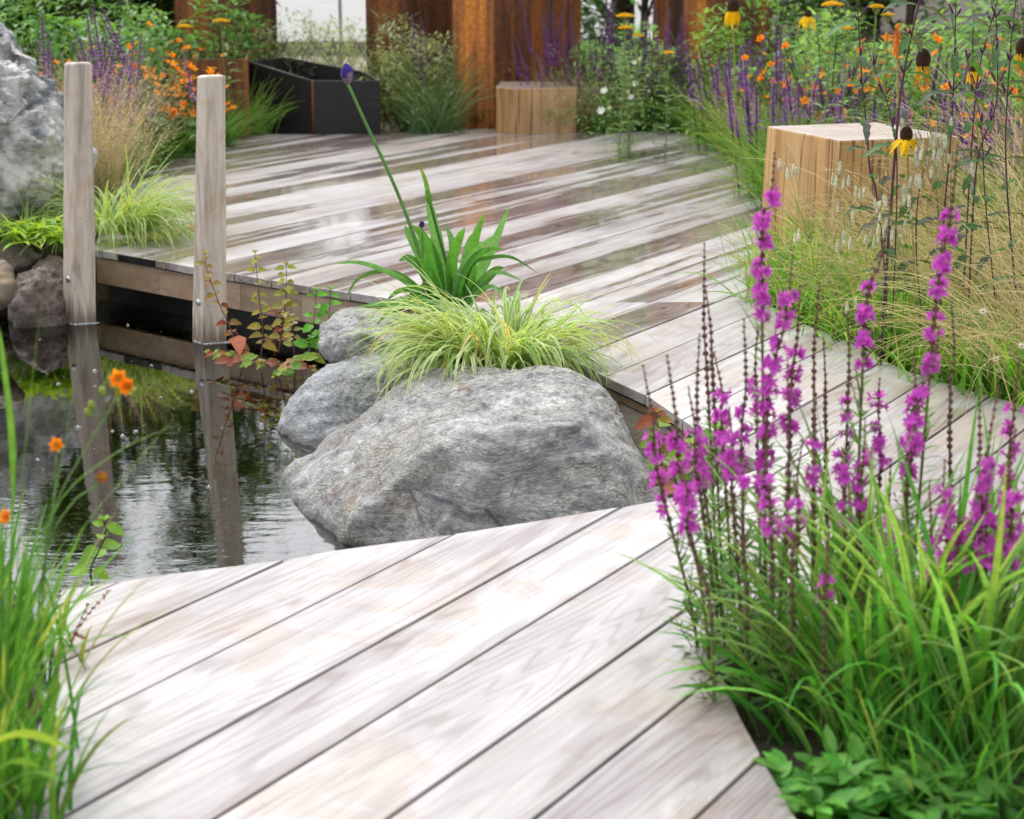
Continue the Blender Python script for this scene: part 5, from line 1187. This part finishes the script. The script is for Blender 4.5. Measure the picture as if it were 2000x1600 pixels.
# ================================================================== BACKGROUND PLANTING
def proto_sage(seed, h=.6, n=9, c=(.24, .06, .34), spread=.12, c2=(.42, .13, .52)):
    r = random.Random(seed); root = thing('purple_sage', None, 'flowering plant'); sp = MB(); fo = MB()
    for i in range(n):
        a = r.uniform(0, 6.28); e = r.uniform(72, 89); hh = h * r.uniform(.7, 1.1); b = Vector((r.gauss(0, spread * .5), r.gauss(0, spread * .5), 0)); p = curve(b, a, e, hh, r.uniform(-5, 15), 6, r, 20)
        tube(fo, p, .0028, (.12, .12, .07), 4); s0 = r.uniform(.5, .65); z = s0
        while z < 1:
            q = p[min(5, int(z * 6))].lerp(p[min(6, int(z * 6) + 1)], z * 6 - int(z * 6)); wd = .026 * (1 - (z - s0) / (1 - s0) * .6)
            for k in range(5): a2 = r.uniform(0, 6.28); d = Vector((math.cos(a2), math.sin(a2), .5)); leaf(sp, q, d, (0, 0, 1), wd, wd * .6, jit(mixc(c, c2, r.random()), .2, r), .1, 2)
            z += .022
        for k in range(5):
            t = r.uniform(.02, .5); q = p[int(t * 6)]; a2 = r.uniform(0, 6.28); leaf(fo, q, (math.cos(a2), math.sin(a2), .3), (0, 0, 1), .08, .025, jit((.10, .22, .06), .25, r), .4, 4)
    sp.build('flowers', M_PETAL, root); fo.build('foliage', M_LEAF, root); return root
def proto_geum(seed, h=.6, n=9, col=(.90, .30, .02)):
    r = random.Random(seed); root = thing('orange_avens', None, 'flowering plant'); fl = MB(); fo = MB()
    for i in range(n):
        a = r.uniform(0, 6.28); p = curve((r.gauss(0, .03), r.gauss(0, .03), 0), a, r.uniform(70, 88), h * r.uniform(.6, 1.1), r.uniform(0, 25), 6, r, 40); tube(fo, p, .0018, (.14, .22, .07), 4)
        ends = [p[-1]] + [p[4] + Vector((r.uniform(-.06, .06), r.uniform(-.06, .06), r.uniform(.03, .1))) for _ in range(r.randrange(0, 2))]
        for e_ in ends:
            if e_ is not p[-1]: tube(fo, [p[4], e_], .0013, (.14, .22, .07), 3)
            flower5(fl, e_, (r.uniform(-.6, .6), r.uniform(-1, .2), .8), (.030 if seed < 14 else .024) * r.uniform(.6, 1.15), jit(col, .15, r), r, 5, .35, .9)
    for i in range(46):
        a = r.uniform(0, 6.28); leaf(fo, (r.gauss(0, .05), r.gauss(0, .05), r.uniform(0, h * .35)), (math.cos(a), math.sin(a), .5), (0, 0, 1), .10, .06, jit((.07, .20, .04), .25, r), .4, 4)
    fl.build('flowers', M_PETAL, root); fo.build('foliage', M_LEAF, root); return root
def proto_leafy(seed, h=.5, n=260, rad=.2, L=.07, w=.45, c0=(.05, .16, .03), c1=(.14, .32, .06), name='leafy_plant', up=.3):
    r = random.Random(seed); root = thing(name, None, 'plant'); fo = MB()
    for i in range(8): a = r.uniform(0, 6.28); tube(fo, curve((0, 0, 0), a, r.uniform(55, 85), h * .9, 10, 4, r), .004, (.09, .12, .05), 4)
    for i in range(n):
        a = r.uniform(0, 6.28); zz = r.random() ** .8; rr = rad * math.sqrt(r.random()) * (1.1 - .5 * zz); q = Vector((rr * math.cos(a), rr * math.sin(a), h * zz)); k = .5 + .5 * noise.noise(q * 9 + Vector((seed, 0, 0)))
        leaf(fo, q, rdir(r, up), (0, 0, 1), L * r.uniform(.6, 1.2), L * w, jit(mixc(c0, c1, max(0, min(1, k + r.uniform(-.3, .3)))), .15, r), r.uniform(0, .5), 3)
    fo.build('foliage', M_LEAF, root); return root
def proto_grass(seed, n=120, L=.45, w=.007, c0=(.06, .20, .03), c1=(.16, .34, .06), name='grass_tuft', dr=(10, 80), e=(50, 88)):
    r = random.Random(seed); root = thing(name, None, 'grass'); mb = MB()
    for i in range(n):
        pts = curve((r.gauss(0, .05), r.gauss(0, .05), 0), r.uniform(0, 6.28), r.uniform(*e), L * r.uniform(.5, 1.1), r.uniform(*dr), 6, r, 20); c = jit(mixc(c0, c1, r.random()), .15, r); needle(mb, pts, w, c, mixc(c, (.3, .35, .12), .3))
    mb.build('blades', M_LEAF, root); return root
def proto_tan(seed, n=130, h=.85):
    r = random.Random(seed); root = thing('tan_grass', None, 'grass'); mb = MB(); sd_ = MB()
    for i in range(n):
        c = jit((.62, .48, .25), .2, r); pts = curve((r.gauss(0, .06), r.gauss(0, .06), 0), r.uniform(0, 6.28), r.uniform(62, 88), h * r.uniform(.5, 1.1), r.uniform(10, 55), 7, r, 30); needle(mb, pts, .0035, mixc(c, (.14, .2, .05), .6), c)
        if i % 2 == 0:
            for k in range(16): t = r.uniform(.5, 1); q = pts[min(6, int(t * 7))].lerp(pts[min(7, int(t * 7) + 1)], r.random()); d = rdir(r, .0); leaf(sd_, q + d * r.uniform(0, .04), d, (0, 0, 1), .011, .006, jit((.80, .68, .46), .2, r), 0, 2)
    mb.build('blades', M_DRY, root); sd_.build('seed_heads', M_DRY, root); return root
def yarrow(label, x, y, Y, R0, seed, basex=None, col=(.82, .55, .01), cat='flowering plant'):
    r = random.Random(seed); c = aty(x, y, Y); b = Vector((c.x + r.uniform(-.1, .1), c.y + r.uniform(-.05, .1), -.06)); root = thing('yellow_yarrow', label, cat, b, 'yellow yarrow heads'); c = c - b
    mb = MB(); tube(mb, catm([Vector((0, 0, 0)), Vector((c.x * .8, c.y, c.z * .55)), c - Vector((0, 0, .02))], 6), .004, (.26, .34, .16), 6)
    for k in range(12): a = r.uniform(0, 6.28); tube(mb, [c - Vector((0, 0, .05)), c + Vector((math.cos(a), math.sin(a), 0)) * R0 * .7], .0014, (.30, .38, .14), 3)
    for k in range(26): t = r.uniform(.05, .8); a = r.uniform(0, 6.28); leaf(mb, c * t, (math.cos(a), math.sin(a), .5), (0, 0, 1), .10, .03, jit((.16, .28, .10), .2, r), .4, 4)
    mb.build('stem', M_LEAF, root); mb = MB()
    for k in range(90): a = k * 2.4; rr = R0 * math.sqrt(k / 90); blob(mb, c + Vector((rr * math.cos(a), rr * math.sin(a), R0 * .28 * (1 - (rr / R0) ** 2) + r.uniform(-.003, .003))), R0 * .11, R0 * .11, R0 * .09, jit(col, .12, r), 5, 3)
    mb.build('flower_head', M_PETAL, root)
for i, a in enumerate([('yellow yarrow head above the left end of the steel planter', 360, 53, 12.2, .055, 1), ('highest yellow yarrow head above the steel planter', 431, 42, 12.3, .058, 2), ('largest yellow yarrow head at the top edge above the right bank', 1626, 10, 8.6, .052, 3), ('flat yellow yarrow head right of the largest one', 1712, 14, 9.0, .038, 4),
       ('small yellow yarrow head below the largest one', 1652, 56, 8.8, .034, 5), ('upper one of two stacked yarrow heads left of the narrow dark column', 1221, 32, 11.2, .056, 6), ('lower one of two stacked yarrow heads left of the narrow dark column', 1221, 55, 11.1, .046, 7), ('small yarrow head lower right of the stacked pair', 1246, 70, 11.2, .038, 8), ('tilted yarrow head just left of the rightmost rusted column', 1306, 104, 11.0, .040, 9), ('yellow yarrow head high behind the dark stems', 1735, 30, 9.2, .035, 10)]):
    yarrow(*a[:5], a[5])
def poker():
    c = aty(1752, 75, 7.8); b = Vector((c.x + .05, c.y, -.05)); root = thing('torch_lily', 'orange torch lily with drooping florets behind the dark stems', 'flower', b); c = c - b; r = random.Random(4)
    mb = MB(); tube(mb, [Vector((0, 0, 0)), c * .5 + Vector((.01, 0, 0)), c], .005, (.30, .26, .06), 6); mb.build('stem', M_STEM, root); mb = MB()
    for k in range(110): t = k / 110; a = k * 2.4; q = c + Vector((0, 0, .06 - .11 * t)); leaf(mb, q, (math.cos(a), math.sin(a), .9 - 2.2 * t), (0, 0, 1), .012 + .028 * t, .008, jit((.80, .28, .05), .15, r), .2, 3)
    mb.build('florets', M_PETAL, root)
poker()
def white_flowers():
    r = random.Random(6); root = thing('white_flower_plant', 'feathery green plant with white blooms right of the rear oak block', 'flowering plant', aty(1215, 258, 11.6)); b = root.location.copy(); b.z = -.06; root.location = b
    fo = MB()
    for (x, y, s) in [(1240, 165, 1.3), (1233, 190, 1.3), (1180, 178, 1.5), (1175, 217, 1.6), (1190, 211, .9), (1240, 122, 1.1), (1233, 150, .8), (1265, 148, .7), (1226, 180, .7), (1268, 178, .6), (1250, 115, .9)]:
        c = aty(x, y, 11.3 + r.uniform(-.1, .1)) - b; mb = MB(); flower5(mb, c, (-.3, -.7, .6), .022 * s, (.80, .80, .74) if s > 1 else (.62, .66, .35), r, 7, .2, .6); mb.build('bloom', M_PETAL, root)
        tube(fo, catm([Vector((r.uniform(-.1, .1), 0, 0)), c * .6, c], 4), .002, (.2, .32, .1), 4)
    for k in range(700): q = Vector((r.gauss(0, .17), r.gauss(0, .1), r.uniform(0, .75))); leaf(fo, q, rdir(r, .5), (0, 0, 1), .06, .010, jit((.16, .34, .06), .25, r), .3, 2)
    fo.build('foliage', M_LEAF, root)
white_flowers()
rb = random.Random(77)
# spots are (x, y) in metres; each kind: prototypes, positions
def scatter(protos, spots, desc, region, group, smin=.8, smax=1.2, zf=-.06):
    used = set()
    for i, (x, y) in enumerate(spots):
        k = i % len(protos); o = protos[k] if k not in used else copy_tree(protos[k]); used.add(k)
        while 7 < y < 14 and sdist(Vector((x, y)), DP) < .05: x, y = (x + (.02 if x > -.5 else -.02), y + .03)
        s = rb.uniform(smin, smax); o.location = (x, y, (gz(x, y) if y < 12 else -.06)); o.rotation_euler = (0, 0, rb.uniform(0, 6.28)); o.scale = (s, s, s * rb.uniform(.9, 1.1)); later(o, desc, region, group)
    for k, p in enumerate(protos):
        if k not in used:
            for ch in CH[p.name]: bpy.data.objects.remove(ch)
            bpy.data.objects.remove(p)
def px(lst): # (x, y of the foot, Y)
    return [(aty(x, 200, Y).x, Y) for x, Y in lst]
sageA = [proto_sage(1, .6, 6, spread=.2), proto_sage(2, .7, 7), proto_sage(3, .5, 8, spread=.2)]
scatter(sageA[:1], px([(60, 10.2), (120, 10.1), (185, 10.3), (215, 10.6), (250, 9.8), (300, 9.9), (322, 10.2)]), 'purple sage spikes', 'behind the white rock and left post', 'purple sage at the left', 1.35, 1.75)
scatter(sageA[1:2], px([(1120, 12.4), (1142, 12.0), (1160, 12.3), (1178, 12.6), (1195, 12.2), (1105, 12.7), (1215, 12.8), (1250, 12.6), (1290, 12.2), (1060, 13.0), (1085, 12.8), (1100, 13.1), (1125, 12.7), (1150, 12.8), (1175, 13.0), (830, 13.2)]), 'purple sage spikes', 'right of the brightest column', 'purple sage behind the rear oak block', 1.0, 1.35)
scatter(sageA[2:], px([(1440, 11.2), (1490, 11.5), (1520, 11.0), (1550, 9.6), (1575, 9.8), (1600, 10.8), (1640, 10.6), (1700, 10.4), (1780, 9.0), (1840, 8.6), (1850, 8.9), (1890, 8.4), (1925, 8.8), (1955, 8.3), (1985, 8.7), (1820, 9.4), (1500, 12), (1420, 11.6)]), 'purple sage spikes', 'on the right bank', 'purple sage on the right bank', 1.35, 1.9)
ge = [proto_geum(11), proto_geum(12, .5, 11), proto_geum(13, .7, 8, (.92, .40, .03)), proto_geum(14, .6, 9), proto_geum(15, .6, 9)]
scatter(ge[:3], px([(60, 10.0), (120, 9.6), (95, 10.8), (205, 10.4), (240, 10.2), (310, 11.0), (340, 11.2), (365, 11.0), (385, 11.2), (410, 11.1), (430, 11.3), (350, 11.45), (400, 11.5), (455, 11.6), (470, 11.4), (300, 12.2), (255, 12.0)]), 'orange avens', 'around the steel planter and posts', 'orange avens at the left', .9, 1.25)
scatter(ge[3:], px([(1500, 10.6), (1530, 10.9), (1560, 10.4), (1590, 10.8), (1610, 10.2), (1640, 10.6), (1660, 9.6), (1690, 10.2), (1760, 9.9), (1860, 8.2), (1920, 8.4), (1370, 11.2), (1990, 9.2)]), 'orange avens', 'on the right bank', 'orange avens on the right bank', 1.0, 1.45)
tg = [proto_tan(21), proto_tan(22, 150, .95), proto_tan(23, 110, .6)]
scatter(tg[:2], px([(70, 9.3), (110, 9.5), (150, 9.2), (190, 9.0), (225, 9.3), (260, 9.1), (130, 10.0), (30, 9.9), (90, 10.4), (215, 8.9), (280, 9.6), (0, 10.4)]), 'tan seeding grass', 'between the white rock and the deck', 'tan grasses at the left', .8, 1.1)
scatter(tg[2:], px([(1350, 10.9), (1375, 10.6), (1400, 10.9), (1420, 10.5), (1075, 12.6), (1040, 12.7), (1540, 10.2), (1590, 9.8), (1110, 12.4), (1000, 12.42), (1030, 12.4), (1060, 12.45), (1090, 12.4), (1125, 12.42)]), 'tan seeding grass', 'behind the deck to the right', 'tan grasses at the back', .7, 1.1)
gr = [proto_grass(31), proto_grass(32, 160, .38), proto_grass(33, 110, .6, .009, (.10, .22, .10), (.20, .34, .18), name='blue_green_grass'), proto_grass(34, 150, .5), proto_grass(35, 150, .45)]
scatter(gr[:1], px([(445, 11.9), (462, 12.0), (478, 12.1), (495, 12.2), (510, 12.2), (525, 12.2), (540, 12.25), (556, 12.25), (455, 12.2), (430, 11.8), (415, 11.6), (290, 9.6), (320, 10.0), (350, 10.5), (375, 10.8), (400, 10.9)]), 'green grass tuft', 'at the left back edge of the deck', 'grass tufts at the left back edge', .8, 1.15)
scatter(gr[3:4], px([(1345, 11.3), (1368, 11.0), (1390, 10.6), (1410, 10.2), (1430, 9.9), (1455, 9.5), (1475, 9.2), (1500, 8.9), (1400, 10.9), (1440, 10.4), (1480, 9.8), (1520, 9.4), (1320, 12.2), (1290, 12.4), (1350, 11.8), (1560, 9.0), (1610, 8.9)]), 'green grass tuft', 'along the right back edge of the deck', 'grass tufts at the right back edge', .9, 1.35)
scatter(gr[1:2], px([(1660, 8.6), (1720, 8.4), (1790, 8.2), (1850, 7.9), (1910, 7.8), (1980, 7.6), (1700, 9.2), (1780, 9.4), (1890, 9.0), (1960, 8.8), (1950, 7.0), (1990, 7.3), (1640, 9.6), (1590, 9.9)]), 'green grass tuft', 'behind the large oak block', 'grass tufts behind the large oak block', 1.1, 1.8)
scatter(gr[2:3], px([(825, 12.9), (845, 13.1), (860, 12.8), (870, 13.4), (805, 13.4), (1150, 12.7), (1290, 12.6), (1180, 13.0)]), 'blue green spiky grass', 'in front of the dark columns', 'blue green grasses at the back', .9, 1.4)
scatter(gr[4:], px([(985, 12.42), (1045, 12.4), (1085, 12.42), (1140, 12.2), (1165, 12.4), (1190, 12.3), (1230, 12.3), (1265, 12.2)]), 'short grass tuft', 'around the rear oak block', 'grass tufts around the rear oak block', .6, .95)
lf = [proto_leafy(41, c0=(.08, .26, .04), c1=(.28, .52, .09)), proto_leafy(42, .75, 340, .24, .08, .4, (.06, .18, .035), (.17, .38, .09)), proto_leafy(43, 1.0, 420, .28, .09, .3, (.09, .24, .06), (.26, .46, .14)), proto_leafy(44, .6, 300, .22, .06, .5, (.12, .32, .06), (.34, .60, .16)), proto_leafy(45, .9, 420, .26, .07, .35, (.10, .26, .05), (.32, .54, .14)), proto_leafy(46, .4, 260, .2, .08, .6, (.03, .12, .03), (.08, .24, .05)), proto_leafy(47, 1.0, 320, .3, .1, .2, (.20, .26, .13), (.42, .48, .26))]
scatter([lf[5]], px([(330, 10.9), (355, 11.4), (365, 11.2), (385, 11.6), (395, 11.5), (415, 11.9), (430, 12.0), (450, 12.1), (345, 10.6), (300, 10.2), (280, 10.4), (260, 9.9), (230, 10.0)]), 'dark broad leaved plant', 'in front of the steel planter', 'dark leafy plants at the left', .5, .85)
scatter([lf[1], lf[2]], px([(0, 11.2), (60, 11.6), (130, 11.4), (190, 11.8), (240, 11.5), (280, 12.3), (325, 12.8), (200, 12.6), (100, 12.6), (20, 12.8), (-60, 12.0), (300, 13.4), (375, 12.9), (430, 13.2), (480, 13.6)]), 'tall green leafy plant', 'behind the purple spikes', 'leafy plants at the left back', .9, 1.25)
scatter([lf[6]], px([(560, 14.4), (590, 14.8), (620, 14.5), (650, 15.2), (680, 14.6), (700, 15.0), (635, 13.9), (570, 13.9), (535, 14.0), (500, 13.8), (715, 14.1), (745, 13.3), (765, 13.5), (785, 13.2), (810, 13.6), (835, 13.4), (860, 13.5), (775, 13.8), (850, 13.0), (350, 13.6), (400, 13.7), (450, 13.6)]), 'feathery grey green plant', 'behind the black box', 'plants behind the black box', .6, .85)
scatter([lf[3]], px([(1150, 13.0), (1160, 13.4), (1200, 13.6), (1240, 13.5), (1270, 13.2), (1310, 13.0), (1290, 12.7)]), 'bright leafy plant', 'among the rusted columns', 'leafy plants among the columns', .8, 1.35)
scatter([lf[4], lf[0]], px([(1400, 12.4), (1450, 12.8), (1500, 12.4), (1550, 12.0), (1600, 11.8), (1650, 11.6), (1700, 11.4), (1750, 11.0), (1800, 10.6), (1850, 10.6), (1900, 10.2), (1950, 10.2), (2000, 9.8), (1680, 10.0), (1740, 10.1), (1830, 9.8), (1620, 10.4), (1470, 11.4), (1380, 12.0), (1930, 9.4), (1560, 11.2), (1980, 10.9), (2060, 10.0), (1520, 13.2), (1610, 13), (1720, 12.6), (1840, 12.2), (1960, 12), (1890, 11.4)]), 'green leafy plant', 'on the right bank', 'leafy plants on the right bank', .9, 1.3)
# a tall clear stem of grey green foliage and silvery sprays kept low; trees and hedge close the view
def proto_bush(seed, h, rad, n, L, c0, c1, name='hedge_shrub', trunk=.05):
    r = random.Random(seed); root = thing(name, None, 'shrub' if h < 4 else 'tree'); fo = MB(); tr = MB()
    tube(tr, [Vector((0, 0, 0)), Vector((.02, .01, h * .35)), Vector((0, .03, h * .7))], [trunk, trunk * .7, trunk * .3], (.10, .07, .05), 7)
    cl = []
    for i in range(16):
        a = r.uniform(0, 6.28); z = h * r.uniform(.15, .92); rr = rad * r.uniform(.3, .85) * (1.05 - .5 * abs(z / h - .5)); q = Vector((rr * math.cos(a), rr * math.sin(a), z)); cl.append((q, rad * r.uniform(.28, .5))); tube(tr, [Vector((0, 0, max(.1, z - h * .25))), q * .6 + Vector((0, 0, z * .4)) * .9, q], [trunk * .4, trunk * .25, .006], (.10, .07, .05), 5)
    for i in range(n):
        q0, R0 = cl[r.randrange(16)]; q = q0 + Vector((r.gauss(0, .5), r.gauss(0, .5), r.gauss(0, .5))) * R0
        if q.z < .05: q.z = r.uniform(.05, .4)
        leaf(fo, q, rdir(r, .1), (0, 0, 1), L * r.uniform(.6, 1.3), L * .5, jit(mixc(c0, c1, max(0, min(1, .5 + .7 * noise.noise(q * 1.8 + Vector((seed, 0, 0))) + r.uniform(-.2, .2)))), .15, r), r.uniform(0, .4), 2)
    tr.build('trunk', M_STEM, root); fo.build('crown', M_LEAF, root); return root
th = [proto_bush(63, 9.0, 2.6, 7000, .32, (.03, .09, .02), (.09, .19, .05), name='background_tree', trunk=.2)]
scatter(th, [(-8.5, 42), (-5.2, 41), (-1.6, 42.5), (2.0, 42), (-12, 41), (-3.4, 44)], 'tall leafy tree', 'beyond the glasshouse', 'tall trees beyond the glasshouse', 1.08, 1.2)
bs = [proto_bush(51, 2.3, .95, 2600, .11, (.05, .14, .03), (.14, .32, .08)), proto_bush(52, 2.7, 1.0, 2800, .10, (.06, .16, .04), (.18, .34, .10))]
gapx0, gapx1 = 535, 722
HX = [(-5.8, 13.5), (-7.4, 12.4), (-8.5, 10.5), (-4.6, 14.9), (-3.9, 15.9)] + [(.0, 16.6), (1.2, 16.4), (2.4, 16.8), (3.6, 16.2), (4.8, 15.6), (5.9, 14.8), (6.8, 13.6), (7.6, 12.2), (8.4, 10.6)]
scatter(bs, HX, 'dense green shrub', 'closing the view behind the planting', 'hedge shrubs at the back', .9, 1.15)
tl = [proto_bush(62, 5.4, 1.7, 6500, .20, (.025, .08, .02), (.09, .19, .04), name='background_tree', trunk=.12)]
scatter(tl, [(-4.2, 18.6), (-5.9, 18.2), (-7.8, 17.2), (-9.8, 15.6), (-11.2, 13.4), (-5.2, 20.5), (-3.9, 20.3), (-6.9, 20.5), (-9, 19), (-4.8, 17.6), (-3.6, 18.9), (-6.2, 19.4), (-8.4, 18.2), (-7.2, 18.8)], 'dense small tree', 'behind the left hedge', 'small trees behind the left hedge', .80, .95)
ts = [proto_bush(61, 5.0, 1.8, 3600, .20, (.03, .09, .02), (.10, .20, .05), name='background_tree', trunk=.16)]
scatter(ts, [(-13, 22), (-9.5, 24), (-6.8, 23), (1.5, 24), (5, 25), (9, 23.5), (12, 20), (15, 17), (-15, 17)], 'bushy tree', 'far behind the garden', 'trees far behind the garden', .85, 1.2)
# undergrowth that nobody could count
def cover():
    r = random.Random(90); mb = MB(); k = 0
    def indeck(x, y):
        return sdist(Vector((x, y)), DP) < .04
    while k < 5200:
        z = r.random()
        if z < .35: x, y = r.uniform(-7, -1.2), r.uniform(7.6, 14.5)
        elif z < .85: x, y = r.uniform(.9, 6.5), r.uniform(4.6, 14.5)
        elif z < .93: x, y = r.uniform(.65, 2.2), r.uniform(2.1, 4.2)
        elif z < .97: x, y = r.uniform(-1.7, -.9), r.uniform(2.1, 4.1)
        else: x, y = r.uniform(-3, 3), r.uniform(13.3, 16)
        if indeck(x, y) or sdist(Vector((x, y)), POND) < .05: continue
        if 11.9 < y < 14 and -1.9 < x < -.4: continue
        far = y > 8; b = Vector((x, y, gz(x, y) if y < 12 else -.07)); k += 1
        c = mixc((.035, .13, .02), (.12, .28, .05), r.random()); h = (.16 if far else .09) * r.uniform(.5, 1.5)
        for j in range(7):
            a = r.uniform(0, 6.28); L = h * r.uniform(.6, 1.3)
            if k % 3: leaf(mb, b + Vector((r.uniform(-.05, .05), r.uniform(-.05, .05), r.uniform(0, h * .7))), (math.cos(a), math.sin(a), r.uniform(.2, 1.)), (0, 0, 1), L * .6, L * .22, jit(c, .25, r), .3, 2)
            else: needle(mb, curve(b, a, r.uniform(50, 85), L * 1.6, r.uniform(10, 80), 4, r), .007, jit(c, .2, r))
    tag(mb.build('undergrowth', M_LEAF), 'low mixed green undergrowth covering the soil of the planting beds', 'ground cover', kind='stuff')
cover()
# lime ferny leaves left of the first post, small creeping greens in the pocket
leafy('fern_plant', 'lime green ferny plant at the foot of the white rock', 'fern', aty(75, 470, 7.75), 70, .16, .10, .10, (.22, .42, .04), (.38, .55, .06), 91, 'ferns near the white rock', wid=.22)
leafy('creeping_plant', 'small leaved creeping green plant in the gap right of the largest boulder', 'plant', aty(1400, 950, 4.85), 260, .26, .06, .022, (.10, .28, .03), (.24, .45, .06), 92)
strap_clump('variegated_sedge', 'small pale green sedge under the white rock left of the first post', 'sedge', aty(50, 470, 7.95), 90, .34, .007, (.14, .30, .06), (.30, .45, .12), 93, 'lime striped sedge clumps', az=(R(200), .5), e=(30, 70), dr=(40, 110))
# bubbles and specks on the pond
def bubbles():
    r = random.Random(8); spots = [(87, 610), (186, 725), (186, 755), (114, 750), (296, 714), (250, 636), (153, 835), (220, 842), (240, 852), (265, 843), (74, 898), (408, 952), (292, 1118), (375, 765), (78, 663), (315, 776)]
    pr = None
    for i, (x, y) in enumerate(spots):
        p = at(x, y, WZ)
        mb = MB(); 
        if pr is None:
            blob(mb, Vector((0, 0, 0)), .0075, .0075, .0065, (1, 1, 1), 12, 8); tube(mb, [Vector((.0095 * math.cos(a * .5236), .0095 * math.sin(a * .5236), .001)) for a in range(13)], .0015, (1, 1, 1), 4)
            pr = mb.build('water_bubble', M_BUB); o = pr
        else: o = pr.copy(); COL.objects.link(o)
        o.location = p; s = r.uniform(.6, 1.1); o.scale = (s, s, s); o['category'] = 'bubble'; later(o, 'small clear bubble', 'floating on the pond', 'bubbles on the pond')
    mb = MB()
    for k in range(230):
        x, y = r.uniform(-10, 560), r.uniform(600, 1080); p = at(x, y, WZ)
        if sdist(p.xy, POND) > -.05: continue
        s = r.uniform(.0006, .0018); mb.add([p + Vector((s * math.cos(a * 1.2566), s * math.sin(a * 1.2566), .0008)) for a in range(5)], [(0, 1, 2, 3, 4)], (1, 1, 1) if k % 12 else (.6, .2, .6))
    tag(mb.build('floating_specks', M_SPECK), 'tiny pale specks and petals scattered on the pond surface', 'specks', kind='stuff')
M_SPECK = leafmat('specks', .5, 0., .3)
def bubmat():
    m, nt = mat_new('bubble_film'); fr = N(nt, 'ShaderNodeFresnel', {'IOR': 1.6}); gl = N(nt, 'ShaderNodeBsdfGlossy', {'Color': (1, 1, 1, 1), 'Roughness': .05}); tr = N(nt, 'ShaderNodeBsdfTransparent', {'Color': (.9, .92, .95, 1)})
    k = mth(nt, 'ADD', fr.outputs[0], .12); s = N(nt, 'ShaderNodeMixShader', {0: k, 1: tr.outputs[0], 2: gl.outputs[0]}); N(nt, 'ShaderNodeOutputMaterial', {'Surface': s.outputs[0]}); return m
M_BUB = bubmat()
bubbles()
flush_labels()
